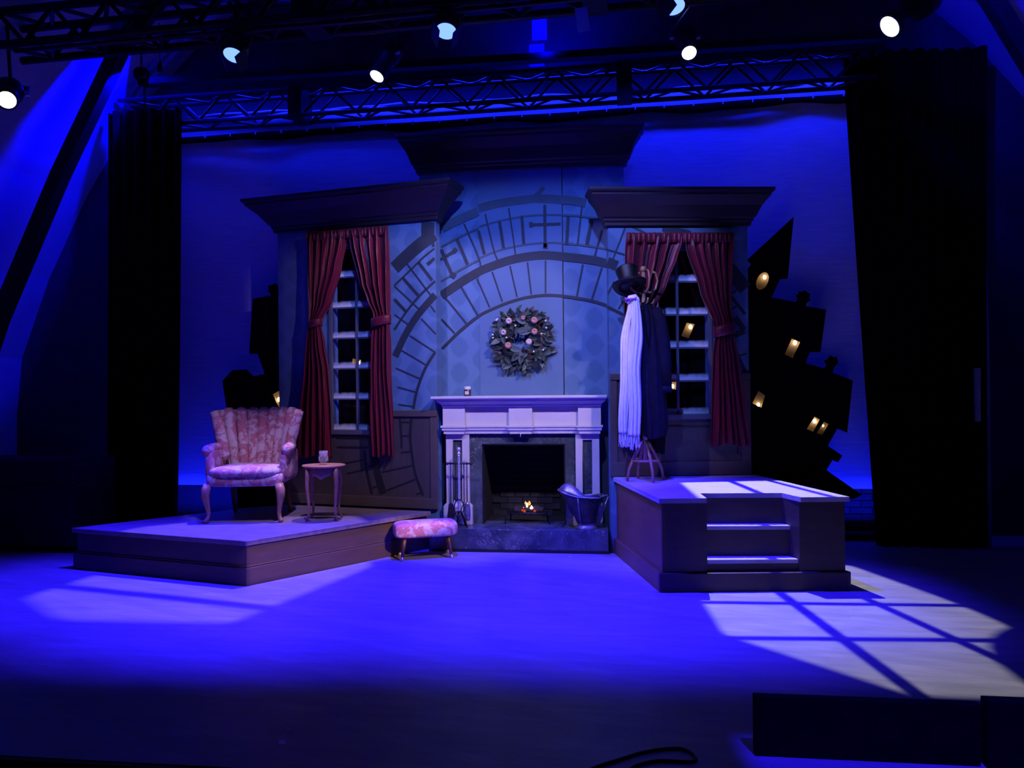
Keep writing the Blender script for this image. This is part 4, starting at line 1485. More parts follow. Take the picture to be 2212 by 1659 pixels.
# ================================================================== fire tools
ft = thing('fire_tool_stand', 'bright steel fireside tool stand with crossbar on the hearth', 'tool stand', (-0.59, 6.885, HZ))
prof = [(0.0, 0.0, 0.14 + 0.012 * k) for k in range(44)]
MB().tube(prof, [0.0115 + 0.0018 * (k % 2) for k in range(44)], 10).build('shaft', CHROME, ft, smooth=True)
MB().sphere((0, 0, 0.705), 0.019, 12, 8, 1.15).build('knob', CHROME, ft, smooth=True)
MB().lathe([(0.014, 0.655), (0.021, 0.662), (0.014, 0.674), (0.009, 0.69)], 12).build('knob_collar', CHROME, ft, smooth=True)
MB().tube([(-0.10, 0, 0.575), (0.0, 0, 0.577), (0.10, 0, 0.575)], [0.007, 0.009, 0.007], 8).build('crossbar', IRON, ft, smooth=True)
for s in (-1, 1):
    MB().sphere((s * 0.108, 0, 0.575), 0.014, 10, 6).build('crossbar_finial', IRON, ft, smooth=True)
MB().tube([(0.045 * math.cos(a * PI / 12), -0.012, 0.175 + 0.075 * math.sin(a * PI / 12)) for a in range(24)], 0.0055, 8, closed=True).build('tool_ring', IRON, ft, smooth=True)
for s, f in ((-1, -0.4), (1, -0.4), (-0.5, 1), (0.5, 1)):
    MB().tube([(0, 0, 0.145), (s * 0.03, f * 0.03, 0.135), (s * 0.055, f * 0.055, 0.08), (s * 0.075, f * 0.075, 0.0)], [0.009, 0.009, 0.008, 0.007], 8).build('leg', IRON, ft, smooth=True)


def hang(name, label, cat, x, y):
    t = thing(name, label, cat, (-0.59 + x, 6.885 + y, HZ))
    MB().tube([(0.010 * math.sin(a * PI / 6), 0, 0.578 + 0.012 * math.cos(a * PI / 6)) for a in range(12)], 0.003, 6, closed=True).build('hanging_ring', IRON, t, smooth=True)
    MB().tube([(0.0018 * (-1) ** k, 0, 0.565 - 0.014 * k) for k in range(26)], 0.0042, 6).build('twisted_handle', IRON, t, smooth=True)
    return t


t = hang('fire_shovel', 'dark iron fire shovel hanging on the tool stand beside the stool', 'shovel', -0.075, -0.012)
MB().prism([(-0.02, 0.215), (0.02, 0.215), (0.032, 0.10), (0.02, 0.085), (-0.036, 0.085)], 'y', -0.007, 0.004).build('blade', IRON, t, bevel=0.003)
t = hang('hearth_brush', 'pale headed hearth brush hanging at the tool stand', 'brush', -0.038, 0.022)
MB().sphere((0, 0, 0.19), 0.026, 12, 8, 1.3).build('bristle_head', WAX, t, smooth=True)
t = hang('fire_tongs', 'dark iron fire tongs hanging next to the tool stand shaft', 'tongs', 0.042, 0.014)
for s in (-1, 1):
    MB().tube([(0, 0, 0.21), (s * 0.026, 0, 0.17), (s * 0.03, 0, 0.12), (s * 0.012, 0, 0.075)], 0.0045, 6).build('tong_arm', IRON, t, smooth=True)
t = hang('ash_scoop', 'pale metal ash scoop hanging at the fireplace end of the crossbar', 'scoop', 0.075, -0.010)


def scoop(u, v):
    a = -1.0 + 2.0 * u
    w = 0.034 * (0.55 + 0.45 * math.sin(PI * (0.15 + 0.8 * v)))
    return (w * math.sin(a), 0.02 - 0.03 * math.cos(a), 0.06 + 0.165 * v)


MB().grid(scoop, 10, 8).build('pan', TIN, t, smooth=True, solid=0.003)

# ================================================================== coal scuttle
sc = thing('coal_scuttle', 'dented tin coal scuttle with tall pouring lip on the hearth', 'scuttle', (0.56, 6.872, HZ), R(8))


def scut(u, v):
    a = 2 * PI * u
    lip = max(0.0, math.cos(a - PI)) ** 3
    h = 0.285 + 0.05 * lip * 1.3 + 0.006 * math.sin(3 * a)
    rb, rt = 0.085, 0.135 + 0.115 * lip
    r = rb + (rt - rb) * (v ** 1.15)
    return (r * math.cos(a), r * 0.82 * math.sin(a), 0.055 + (h - 0.055) * v)


MB().grid(scut, 48, 14, wrap=True).build('bucket', TIN_DARK, sc, smooth=True, solid=0.004)
MB().tube([Vector(scut(k / 48, 1.0)) for k in range(48)], 0.007, 6, closed=True).build('rim', TIN, sc, smooth=True)
MB().lathe([(1e-5, 0.056), (0.086, 0.056), (0.088, 0.062), (1e-5, 0.064)], 28, sy=0.82).build('bucket_floor', TIN_DARK, sc)
MB().lathe([(0.098, 0.0), (0.096, 0.012), (0.085, 0.03), (0.075, 0.045), (0.084, 0.06)], 28, sy=0.82).build('foot', TIN, sc, smooth=True)


def hood(u, v):
    a = PI * (0.50 + 0.95 * u) + 0.1
    p = Vector(scut((a / (2 * PI)) % 1.0, 1.0))
    q = Vector((-0.045, 0.0, 0.335 + 0.035 * math.sin(PI * u)))
    r = p.lerp(q, v * 0.72)
    r.z += 0.05 * math.sin(PI * v) * math.sin(PI * u)
    return tuple(r)


MB().grid(hood, 16, 6).build('hood', TIN, sc, smooth=True, solid=0.003)
MB().tube([(-0.055, -0.07, 0.05), (-0.072, -0.092, 0.16), (-0.085, -0.105, 0.29)], [0.007, 0.006, 0.005], 6).build('seam', TIN, sc, smooth=True)
MB().tube([(0.13, 0.0, 0.285), (0.19, 0.0, 0.298), (0.20, 0.0, 0.28), (0.15, 0.0, 0.16), (0.10, 0.0, 0.12)], 0.007, 8).build('rear_handle', TIN, sc, smooth=True)
MB().tube([(0.0, -0.115, 0.285), (0.10, -0.135, 0.29), (0.155, -0.06, 0.295), (0.16, 0.06, 0.295), (0.10, 0.135, 0.29), (0.0, 0.115, 0.285)], 0.005, 8).build('bail_handle', TIN, sc, smooth=True)

# ================================================================== coat stand
cs = thing('coat_stand', 'bentwood coat stand on the tall platform, hung with hat and clothes', 'coat stand', (1.07, 6.585, RH + 0.004))
MB().tube([(0, 0, 0.16), (0, 0, 0.6), (0.0, 0, 1.2), (0, 0, 1.76)], [0.019, 0.018, 0.017, 0.016], 12).build('pole', OAK, cs, smooth=True)
MB().sphere((0, 0, 1.785), 0.028, 12, 8).build('finial', OAK, cs, smooth=True)
for k in range(4):
    a = R(200 + 90 * k)
    c_, s_ = math.cos(a), math.sin(a)
    MB().tube([(c_ * r, s_ * r, z) for r, z in ((0.012, 0.33), (0.04, 0.30), (0.10, 0.20), (0.145, 0.10), (0.165, 0.0))], [0.014, 0.014, 0.013, 0.012, 0.012], 10).build('leg', OAK, cs, smooth=True)
    MB().tube([(c_ * r, s_ * r, z) for r, z in ((0.015, 1.60), (0.06, 1.585), (0.11, 1.62), (0.13, 1.69), (0.11, 1.755), (0.085, 1.765))], [0.011, 0.011, 0.010, 0.009, 0.009, 0.010], 10).build('hook', OAK, cs, smooth=True)
    MB().tube([(c_ * r, s_ * r, z) for r, z in ((0.015, 1.50), (0.05, 1.485), (0.085, 1.50), (0.095, 1.535))], [0.009, 0.009, 0.008, 0.009], 8).build('lower_hook', OAK, cs, smooth=True)
MB().tube([(0.112 * math.cos(k * PI / 14), 0.112 * math.sin(k * PI / 14), 0.17) for k in range(28)], 0.009, 8, closed=True).build('leg_ring', OAK, cs, smooth=True)

hat = thing('top_hat', 'black silk top hat tipped on the coat stand', 'hat', (0.955, 6.53, 2.30))
hat.rotation_euler = (R(-24), R(-8), 0)
hat.scale = (1.08, 1.08, 1.0)
HP = [(0.088, 0.012), (0.083, 0.03), (0.081, 0.07), (0.085, 0.12), (0.094, 0.165), (0.095, 0.172), (0.085, 0.176), (1e-5, 0.177)]
MB().lathe(HP, 32, sx=0.95, sy=1.05).build('crown', HATFELT, hat, smooth=True)
MB().lathe([(0.0845, 0.014), (0.0865, 0.016), (0.0845, 0.05), (0.083, 0.05)], 32, sx=0.96, sy=1.06).build('hat_band', BLACK, hat, smooth=True)


def brim(u, v):
    a = 2 * PI * u
    r = 0.082 + 0.056 * v
    return (r * 0.95 * math.cos(a), r * 1.05 * math.sin(a), 0.012 + 0.030 * v ** 1.6 * abs(math.cos(a)) ** 1.5 - 0.010 * v * abs(math.sin(a)))


MB().grid(brim, 40, 5, wrap=True).build('brim', HATFELT, hat, smooth=True, solid=0.005)


def hanging(tabL, tabR, ztop, zbot, ycent, depth, folds, seed, nu=64, nv=46):
    """closed cloth tube hanging in folds; edge tables (z, x) ascending"""
    rd = random.Random(seed)
    ph = [rd.uniform(0, 6.28) for _ in range(5)]

    def fn(u, v):
        z = zbot + (ztop - zbot) * v
        a, b = interp(tabL, z), interp(tabR, z)
        c, h = (a + b) / 2, (b - a) / 2
        t = 2 * PI * u
        rip = 1 + (0.16 * math.sin(folds * t + ph[0] + z) + 0.10 * math.sin(folds * 1.7 * t + ph[1] - z * 2)) * (0.35 + 0.65 * (1 - v))
        dd = interp(depth, z)
        return (c + h * math.cos(t) * (0.93 + 0.07 * rip), ycent + dd * math.sin(t) * rip, z + 0.012 * math.sin(3 * t + ph[2]) * (1 - v))
    return MB().grid(fn, nu, nv, wrap=True)


coat = thing('overcoat', 'long navy wool overcoat hanging on the coat stand next to the scarf', 'coat', (0, 0, 0))
hanging([(1.03, 1.055), (1.4, 1.02), (1.9, 1.03), (2.10, 1.05), (2.19, 1.075)], [(1.03, 1.235), (1.14, 1.262), (1.6, 1.235), (1.95, 1.20), (2.10, 1.165), (2.19, 1.12)],
        2.19, 1.04, 6.555, [(1.0, 0.085), (1.6, 0.075), (2.0, 0.06), (2.19, 0.03)], 6, 21).build('body', COATNAVY, coat, smooth=True)
MB().tube([(1.165, 6.545, 2.12), (1.20, 6.535, 2.02), (1.225, 6.53, 1.85), (1.242, 6.528, 1.65), (1.25, 6.525, 1.42)], [0.04, 0.055, 0.056, 0.05, 0.043], 16).build('sleeve', COATNAVY, coat, smooth=True)
MB().tube([(1.249, 6.525, 1.47), (1.250, 6.525, 1.415)], [0.0455, 0.044], 16).build('cuff', COATNAVY, coat, smooth=True)
MB().tube([(1.06, 6.50, 2.17), (1.085, 6.488, 2.08), (1.10, 6.485, 1.95), (1.105, 6.487, 1.80)], [0.018, 0.026, 0.022, 0.006], 10, flat=0.5).build('lapel', COATNAVY, coat, smooth=True)
coat2 = thing('black_coat', 'black coat hanging lower and behind the navy overcoat', 'coat', (0, 0, 0))
hanging([(0.90, 1.07), (1.5, 1.05), (2.1, 1.08)], [(0.90, 1.24), (1.3, 1.265), (1.9, 1.2), (2.1, 1.13)], 2.12, 0.90, 6.68, [(0.9, 0.055), (1.6, 0.05), (2.12, 0.03)], 5, 22, 48, 30).build('body', COATBLACK, coat2, smooth=True)

scarf = thing('scarf', 'long crinkled white scarf with knotted fringe hanging from the coat stand', 'scarf', (0, 0, 0))


def scarf_half(x0, x1, ztop, zbot, y, ph, seed):
    tl = [(zbot, x0[0]), (zbot + 0.5, x0[1]), (1.85, x0[2]), (ztop, x0[3])]
    tr = [(zbot, x1[0]), (zbot + 0.5, x1[1]), (1.85, x1[2]), (ztop, x1[3])]

    def fn(u, v):
        z = zbot + (ztop - zbot) * v
        a, b = interp(tl, z), interp(tr, z)
        x = a + (b - a) * u + 0.006 * math.sin(z * 9 + ph)
        y_ = y - 0.018 * math.sin(u * PI) - 0.012 * math.sin(u * 3.2 * 2 * PI + ph + 0.8 * math.sin(z * 5)) - 0.0025 * math.sin(u * 31 + z * 9)
        return (x, y_, z)
    MB().grid(fn, 34, 60).build('cloth_half', SCARFWHITE, scarf, smooth=True, solid=0.006)
    m = MB()
    rd = random.Random(seed)
    for k in range(26):
        u = (k + 0.5) / 26
        p = fn(u, 0)
        m.tube([p, (p[0] + rd.uniform(-.006, .006), p[1] + rd.uniform(-.008, .008), p[2] - 0.05), (p[0] + rd.uniform(-.012, .012), p[1] + rd.uniform(-.01, .01), p[2] - rd.uniform(0.085, 0.12))], 0.0024, 4)
    tag(m.build('fringe', SCARFWHITE, scarf), kind='stuff')


scarf_half((0.855, 0.862, 0.880, 0.94), (0.925, 0.935, 0.95, 0.985), 2.185, 1.08, 6.452, 0.4, 3)
scarf_half((0.925, 0.930, 0.945, 0.97), (1.022, 1.030, 1.05, 1.02), 2.205, 1.06, 6.438, 2.2, 4)
MB().tube([(0.925, 6.44, 2.16), (0.955, 6.44, 2.20), (0.99, 6.45, 2.21), (1.025, 6.46, 2.17)], [0.02, 0.028, 0.028, 0.02], 10).build('top_fold', SCARFWHITE, scarf, smooth=True)
rb = thing('silk_ribbon', 'purple silk ribbon tucked over the white scarf under the hat brim', 'ribbon', (0.955, 6.405, 2.185))
MB().sphere((0, 0, 0), 0.015, 10, 6).build('knot', PURPLE, rb, smooth=True)
for s in (-1, 1):
    def loop(u, v, s=s):
        t = PI * 2 * v
        w = 0.016 * (0.6 + 0.4 * u)
        return (s * (0.006 + 0.042 * u), 0.010 * math.sin(t) * u, w * math.cos(t) * (0.4 + 0.6 * u) + 0.006)
    MB().grid(loop, 6, 12).build('bow_loop', PURPLE, rb, smooth=True, solid=0.002)

# ================================================================== black rooftop cutouts with lit windows
from mathutils.geometry import tessellate_polygon


def cutout(label, outer, holes, y, bulbs):
    root = thing('rooftop_cutout', label, 'scenery cutout', (0, y, 0))
    loops = [outer] + holes
    flat_ = [p for l in loops for p in l]
    tris = tessellate_polygon([[Vector((p[0], p[1], 0)) for p in l] for l in loops])
    m = MB()
    vs = [(x, 0, z) for x, z in flat_] + [(x, 0.018, z) for x, z in flat_]
    n = len(flat_)
    fs = [tuple(t) for t in tris] + [tuple(n + i for i in reversed(t)) for t in tris]
    b = 0
    for l in loops:
        k = len(l)
        fs += [(b + i, b + (i + 1) % k, n + b + (i + 1) % k, n + b + i) for i in range(k)]
        b += k
    m.add(vs, fs).build('board', SILHOUETTE, root)
    for hole, bl in zip(holes, bulbs):
        cx = sum(p[0] for p in hole) / len(hole)
        cz = sum(p[1] for p in hole) / len(hole)
        big = [(cx + (x - cx) * 1.06, cz + (z - cz) * 1.06) for x, z in hole]
        k = len(big)
        vs = [(x, 0.019, z) for x, z in big] + [(x, 0.075, z) for x, z in big]
        fs = [(i, (i + 1) % k, k + (i + 1) % k, k + i) for i in range(k)] + [tuple(range(k, 2 * k))]
        w = MB().add(vs, fs).build('window_box', WARMBOX, root)
        if bl:
            MB().sphere((bl[0], 0.045, bl[1]), bl[2], 10, 8, 1.3).build('bulb', BULB, w, smooth=True)
    return root


ov = [(2.219 + 0.062 * math.cos(a) * 0.9 + 0.022 * math.sin(a), 2.446 + 0.083 * math.sin(a)) for a in [2 * PI * k / 16 for k in range(16)]]
RW = [ov,
      [(2.480, 1.900), (2.557, 1.865), (2.487, 1.714), (2.413, 1.752)],
      [(2.172, 1.411), (2.234, 1.368), (2.198, 1.252), (2.114, 1.294)],
      [(2.678, 1.166), (2.726, 1.138), (2.666, 1.023), (2.605, 1.049)],
      [(2.761, 1.118), (2.806, 1.096), (2.747, 0.993), (2.694, 1.011)],
      [(1.516, 2.067), (1.591, 2.052), (1.534, 1.917), (1.463, 1.942)],
      [(1.367, 1.511), (1.413, 1.504), (1.409, 1.430), (1.360, 1.437)]]
RB = [(2.249, 2.487, 0.016), (2.519, 1.861, 0.017), (2.178, 1.278, 0.015), (2.690, 1.121, 0.016), (2.766, 1.078, 0.008), (1.556, 2.029, 0.016), (1.383, 1.462, 0.014)]
cutout('tall black rooftop cutout with crooked chimneys and lit windows beside the right flat',
       [(1.255, 0.000), (1.255, 2.873), (1.971, 2.873), (2.062, 2.534), (2.118, 2.607), (2.081, 2.649), (2.509, 3.040), (2.450, 2.463), (2.378, 2.460), (2.301, 2.288),
        (2.520, 2.239), (2.538, 2.270), (2.520, 2.304), (2.547, 2.317), (2.551, 2.344), (2.574, 2.331), (2.600, 2.348), (2.622, 2.329), (2.650, 2.314),
        (2.639, 2.282), (2.653, 2.252), (2.618, 2.231), (2.611, 2.200), (2.791, 2.162), (2.738, 1.770), (2.640, 1.768), (2.602, 1.667), (2.771, 1.614),
        (2.792, 1.645), (2.772, 1.683), (2.811, 1.710), (2.825, 1.737), (2.852, 1.718), (2.887, 1.718), (2.892, 1.663), (2.860, 1.626), (2.842, 1.576),
        (3.022, 1.499), (2.968, 1.016), (2.880, 1.054), (2.794, 0.893), (2.922, 0.801), (2.883, 0.740), (2.834, 0.759), (2.779, 0.666), (3.094, 0.437),
        (3.023, 0.400), (2.718, 0.390), (2.698, 0.000)], RW, 7.47, RB)
LW = [[(-2.608, 1.774), (-2.552, 1.791), (-2.506, 1.718), (-2.516, 1.664), (-2.600, 1.674)],
      [(-2.627, 1.419), (-2.560, 1.456), (-2.480, 1.382), (-2.500, 1.264), (-2.557, 1.264)],
      [(-1.783, 1.774), (-1.690, 1.757), (-1.706, 1.657), (-1.791, 1.666)]]
cutout('lower black rooftop cutout with lit windows beside the left flat and armchair',
       [(-1.319, 0.000), (-1.319, 2.964), (-2.450, 2.964), (-2.536, 2.469), (-2.544, 2.532), (-2.591, 2.551), (-2.610, 2.538), (-2.663, 2.521), (-2.654, 2.493), (-2.663, 2.466), (-2.635, 2.448),
        (-2.631, 2.429), (-2.827, 2.397), (-2.871, 1.837), (-2.780, 1.834), (-2.706, 1.629), (-2.831, 1.604), (-2.911, 1.678), (-3.056, 1.671),
        (-3.164, 1.562), (-3.123, 1.277), (-3.056, 1.295), (-3.005, 0.000)], LW, 7.47, [(-2.541, 1.656, 0.006), (-2.576, 1.367, 0.017), (-1.731, 1.730, 0.015)])

# ================================================================== trusses


def truss(label, loc, rz, length, h, w, pitch, r):
    t = thing('lighting_truss', label, 'truss', loc, rz)
    for y in (-w / 2, w / 2):
        for z in (0, h):
            MB().tube([(0, y, z), (length, y, z)], r, 8).build('chord', METAL_BLACK, t, smooth=True)
    n = int(length / pitch)
    br = {}
    a = Vector((0, 0, 0))
    f1 = MB().tube([(0, 0, h), (pitch / 2, 0, 0)], r * 0.55, 6).mesh('brace', METAL_BLACK)
    f2 = MB().tube([(pitch / 2, 0, 0), (pitch, 0, h)], r * 0.55, 6).mesh('brace', METAL_BLACK)
    g1 = MB().tube([(0, -w / 2, 0), (pitch / 2, w / 2, 0)], r * 0.5, 6).mesh('brace', METAL_BLACK)
    g2 = MB().tube([(pitch / 2, w / 2, 0), (pitch, -w / 2, 0)], r * 0.5, 6).mesh('brace', METAL_BLACK)
    for k in range(n):
        for y in (-w / 2, w / 2):
            instance(f1, 'brace', t, (k * pitch + 0.04, y, 0))
            instance(f2, 'brace', t, (k * pitch + 0.04, y, 0))
        for z in (0, h):
            instance(g1, 'brace', t, (k * pitch + 0.04, 0, z))
            instance(g2, 'brace', t, (k * pitch + 0.04, 0, z))
    return t


rt = truss('slim black lattice truss spanning above the cyclorama pipe', (-4.22, 7.50, 4.20), R(-1.6), 7.4, 0.27, 0.22, 0.56, 0.024)
for x in (1.93, 5.17):
    MB().box(x - 0.07, x + 0.07, -0.135, 0.135, -0.025, 0.295).build('joint_box', METAL_BLACK, rt)
ftr = truss('heavy black lattice truss overhead carrying the blue wash lamps', (-4.17, 5.85, 4.30), R(-2.4), 6.5, 0.27, 0.30, 0.5, 0.034)
for x in (2.69, 4.87):
    MB().box(x - 0.09, x + 0.09, -0.19, 0.19, -0.03, 0.31).build('joint_box', METAL_BLACK, ftr)
MB().tube([(0.2, -0.15, -0.06), (3.0, -0.16, -0.075), (5.0, -0.15, -0.06), (6.4, -0.16, -0.07)], 0.018, 6).build('cable_loom', RUBBER, ftr, smooth=True)

op = tag(MB().tube([(-3.5, 6.72, 5.08), (3.7, 6.72, 5.08)], 0.026, 10).build('lighting_pipe', METAL_BLACK, smooth=True), 'horizontal black lighting pipe above the white profile spotlights', 'pipe')
tag(MB().tube([(-3.9, 5.9, 4.85), (3.9, 5.9, 4.85)], 0.026, 10).build('lighting_pipe', METAL_BLACK, smooth=True), 'horizontal black lighting pipe over the heavy truss carrying the end spotlights', 'pipe')
for nm in ('led_batten',):
    o = tag(MB().box(-4.0, 3.4, -0.05, 0.05, 0.0, 0.07).build(nm, METAL_BLACK), 'long black light batten lying along the truss top behind the pipe', 'light')
    o.location = (0, 7.46, 4.635)
    o = tag(MB().box(-4.0, 3.4, -0.05, 0.05, 0.0, 0.07).build(nm, METAL_BLACK), 'long black light batten on the floor behind the rooftop cutouts', 'light')
    o.location = (0, 7.565, 0.0)

# ================================================================== lamps


def orient(o, d):
    o.rotation_euler = Vector(d).to_track_quat('-Z', 'Y').to_euler()


def profile_spot(label, lens, beam, pipe_z, k=1.0, group=None):
    """lens centre, beam direction; body runs back along -beam, yoke up to the pipe"""
    d = Vector(beam).normalized()
    t = thing('profile_spotlight', label, 'spotlight', lens, 0, group)
    orient(t, d)
    k_ = k
    MB().lathe([(0.072 * k, -0.015), (0.078 * k, -0.01), (0.078 * k, 0.03), (0.070 * k, 0.04), (0.070 * k, 0.19), (0.085 * k, 0.205), (0.088 * k, 0.24), (0.098 * k, 0.26), (0.10 * k, 0.36),
                (0.075 * k, 0.40), (0.045 * k, 0.43)], 24).build('barrel', METAL_BLACK, t, smooth=True)
    MB().lathe([(1e-5, -0.017), (0.04 * k, -0.021), (0.066 * k, -0.014), (0.070 * k, -0.008)], 24).build('lens', LENS_WHITE, t, smooth=True)
    for s in (-1, 1):
        MB().tube([(s * 0.095 * k, 0, 0.25), (s * 0.135 * k, 0, 0.25)], 0.016 * k, 10).build('knob', CHROME, t, smooth=True)
        MB().box(s * 0.125 * k - 0.004, s * 0.125 * k + 0.004, -0.02, 0.02, 0.235, 0.50).build('yoke_arm', METAL_BLACK, t)
    MB().box(-0.13 * k, 0.13 * k, -0.02, 0.02, 0.49, 0.50).build('yoke_bridge', METAL_BLACK, t)
    # clamp rod straight up to the pipe, drawn in world space then brought into the lamp's frame
    M = Matrix.Translation(lens) @ Vector(d).to_track_quat('-Z', 'Y').to_matrix().to_4x4()
    top = M @ Vector((0, 0, 0.50))
    inv = M.inverted()
    MB().tube([inv @ top, inv @ Vector((top.x, top.y + (pipe_z[1] - top.y) * 0.6, (top.z + pipe_z[0]) / 2)), inv @ Vector((top.x, pipe_z[1], pipe_z[0]))], 0.014, 8).build('hanging_rod', METAL_BLACK, t, smooth=True)
    return t


profile_spot('white profile spotlight above the left window, barrel leaning over', (-1.225, 6.585, 4.235), (-0.35, -0.55, -1.0), (5.06, 6.72))
profile_spot('white profile spotlight hanging above the right flat, lens towards the steps', (1.49, 6.80, 4.36), (0.08, -0.80, -1.0), (5.06, 6.72))
profile_spot('large white profile spotlight hung before the tall right drape', (2.731, 5.6, 3.953), (-1.0, -0.30, -0.85), (4.83, 5.9), 1.2)
profile_spot('white profile spotlight shining beside the left roof slope', (-3.975, 5.6, 3.813), (0.55, -0.75, -0.55), (4.83, 5.9), 1.05)


def wash_lamp(label, lens, beam, door):
    d = Vector(beam).normalized()
    t = thing('wash_lamp', label, 'stage light', lens)
    orient(t, d)
    MB().lathe([(0.086, -0.01), (0.098, -0.005), (0.10, 0.06), (0.095, 0.10), (0.075, 0.15), (0.03, 0.16)], 24).build('housing', METAL_BLACK, t, smooth=True)
    MB().lathe([(1e-5, -0.020), (0.05, -0.018), (0.074, -0.013), (0.078, -0.009)], 24).build('lens', LENS_BLUE, t, smooth=True)
    for k in (0, 2):
        a = k * PI / 2 + 0.3
        o = MB().box(-0.085, 0.085, 0.0, 0.004, -0.11, 0.0).build('barn_door', METAL_BLACK, t)
        o.location = (0.10 * math.cos(a), 0.10 * math.sin(a), -0.005)
        o.rotation_euler = (-door[k], 0, a - PI / 2)
    for s in (-1, 1):
        MB().box(s * 0.115 - 0.004, s * 0.115 + 0.004, -0.018, 0.018, 0.05, 0.25).build('yoke_arm', METAL_BLACK, t)
    MB().box(-0.12, 0.12, -0.018, 0.018, 0.245, 0.255).build('yoke_bridge', METAL_BLACK, t)
    MB().tube([(0, 0, 0.25), (0, 0.08, 0.30), (0, 0.2, 0.32)], 0.016, 8).build('clamp', METAL_BLACK, t, smooth=True)
    return t


wash_lamp('blue wash lamp under the heavy truss, lens partly shaded by a barn door', (-2.052, 5.58, 4.044), (-0.05, -0.42, -1), (0.5, 0.4, 0.5, -0.1))
wash_lamp('blue wash lamp hanging from the heavy truss above the mantelpiece', (-0.398, 5.58, 4.119), (0.0, -0.40, -1), (0.5, 0.4, 0.5, -0.1))
wash_lamp('blue wash lamp hanging just above the white spotlight over the right flat', (1.255, 5.58, 4.185), (0.1, -0.40, -1), (0.5, 0.4, 0.5, -0.1))
# colour-gel frame clipped beside the lamps
gf = thing('gel_frame', 'small blue gel frame hanging from the heavy truss end', 'gel frame', (0.605, 5.58, 4.13))
gf.rotation_euler = (R(20), R(-12), R(10))
MB().box(-0.045, 0.045, -0.004, 0.004, -0.08, 0.08).build('gel', mat('blue_gel', (0.2, 0.3, 0.9), 0.4, var=0.05), gf)
MB().box(-0.012, 0.012, -0.006, 0.006, 0.08, 0.16).build('clip', METAL_BLACK, gf)

# ================================================================== chain hoist
hs = thing('chain_hoist', 'dark electric chain hoist hanging on its chain beside the left roof rib', 'hoist', (-3.43, 6.55, 4.36))
superbox(-0.07, 0.07, -0.055, 0.055, -0.065, 0.065, 3, 20, 10).build('motor_body', METAL_BLACK, hs, smooth=True)
MB().box(-0.02, 0.05, -0.03, 0.03, -0.10, -0.05).build('chain_guide', METAL_BLACK, hs)
link = MB().tube([(0.011 * math.cos(a * PI / 5), 0, 0.019 * math.sin(a * PI / 5)) for a in range(10)], 0.004, 5, closed=True).mesh('chain_link', METAL_BLACK)
for k in range(14):
    instance(link, 'chain_link', hs, (0, 0, 0.09 + 0.029 * k), (0, 0, PI / 2 * (k % 2)))
for k in range(7):
    instance(link, 'chain_link', hs, (0.03, 0, -0.115 - 0.029 * k), (0, 0, PI / 2 * (k % 2)))
MB().tube([(0.03, 0, -0.29), (0.045, 0, -0.31), (0.03, 0, -0.335), (0.012, 0, -0.315)], 0.008, 6).build('load_hook', METAL_BLACK, hs, smooth=True)
hb = thing('chain_weight', 'small dark teardrop weight hanging beside the chain hoist', 'weight', (-3.25, 6.55, 4.42))
MB().lathe([(1e-5, -0.05), (0.022, -0.045), (0.026, -0.02), (0.014, 0.03), (0.006, 0.05)], 14).build('weight', METAL_BLACK, hb, smooth=True)
MB().tube([(0, 0, 0.04), (0, 0, 0.40)], 0.004, 5).build('cord', RUBBER, hb)

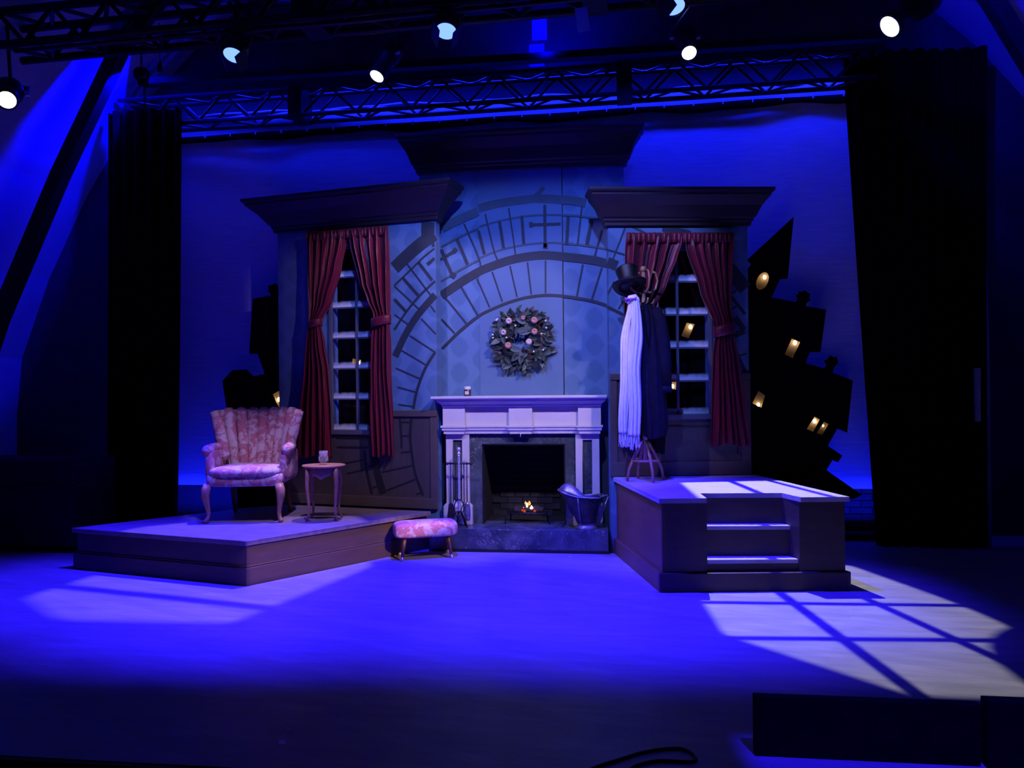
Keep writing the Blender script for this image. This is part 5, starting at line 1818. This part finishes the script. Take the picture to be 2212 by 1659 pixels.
# ================================================================== front of stage, wings
bd = thing('footlight_board', 'long low black board standing across the stage front', 'board', (1.325, 3.17, 0), 0.0)
MB().box(0, 0.85, 0, 0.045, 0, 0.238).build('face_board', SILHOUETTE, bd, bevel=0.004)
for x in (0.15, 0.7):
    MB().prism([(0.045, 0.0), (0.16, 0.0), (0.045, 0.15)], 'x', x, x + 0.02).build('brace_foot', BLACK, bd)
bd = thing('footlight_board', 'slightly taller black board continuing the low board to the wing', 'board', (2.19, 3.15, 0), 0.0)
MB().box(0, 1.0, 0, 0.06, 0, 0.262).build('face_board', SILHOUETTE, bd, bevel=0.004)
MB().prism([(0.06, 0.0), (0.16, 0.0), (0.06, 0.15)], 'x', 0.5, 0.52).build('brace_foot', BLACK, bd)
cb = [(0.62, 2.93), (0.699, 3.011), (0.789, 3.08), (0.883, 3.147), (0.979, 3.188), (1.053, 3.187), (1.087, 3.121), (1.061, 3.088), (0.971, 3.087), (0.907, 3.073), (0.842, 3.026), (0.80, 2.95)]
tag(MB().tube([(x, y, 0.006) for x, y in smooth_line(cb, 5)], 0.006, 6).build('floor_cable', RUBBER, smooth=True), 'black cable looped on the floor at the stage front', 'cable')
for i, (x, y, s_, lab) in enumerate(((0.425, 6.654, 0.016, 'tiny torn paper scrap on the floor below the hearth'), (-0.695, 5.348, 0.010, 'tiny paper scrap lying out on the bare floor before the platform'),
                                     (-0.64, 3.20, 0.014, 'pale scuffed tape end near the stage edge'), (-0.62, 3.09, 0.030, 'short strip of pale tape by the stage edge'))):
    m = MB()
    m.prism([(-s_, -s_ * 0.4), (s_ * 0.8, -s_ * 0.5), (s_, s_ * 0.3), (-s_ * 0.3, s_ * 0.5)], 'z', 0.0, 0.002)
    o = tag(m.build('paper_scrap' if i < 2 else 'floor_tape', PAPER), lab, 'paper' if i < 2 else 'tape')
    o.location = (x, y, 0.0)
    o.rotation_euler.z = i * 0.7
rc = thing('road_case', 'large black road case in the dark wing beside the low platform', 'case', (-4.62, 6.75, 0))
MB().box(-0.85, 0.55, -0.3, 0.3, 0.06, 0.84).build('case_body', BLACK, rc, bevel=0.012)
MB().box(-0.86, 0.56, -0.31, 0.31, 0.60, 0.625).build('lid_rail', METAL_BLACK, rc)
for x in (-0.75, 0.45):
    for y in (-0.22, 0.22):
        MB().tube([(x, y - 0.02, 0.03), (x, y + 0.02, 0.03)], 0.03, 12).build('castor', RUBBER, rc, smooth=True)
# equipment glimpsed past the right drape
ec = thing('wall_cabinet', 'small grey cabinet on a thin post past the right drape', 'cabinet', (4.05, 7.35, 0))
MB().box(-0.10, 0.06, -0.05, 0.05, 1.12, 1.60).build('cabinet_body', CARD, ec, bevel=0.005)
MB().tube([(0.09, 0, 0.0), (0.085, 0, 1.6), (0.06, 0, 3.3)], 0.022, 8).build('post', CARD, ec, smooth=True)
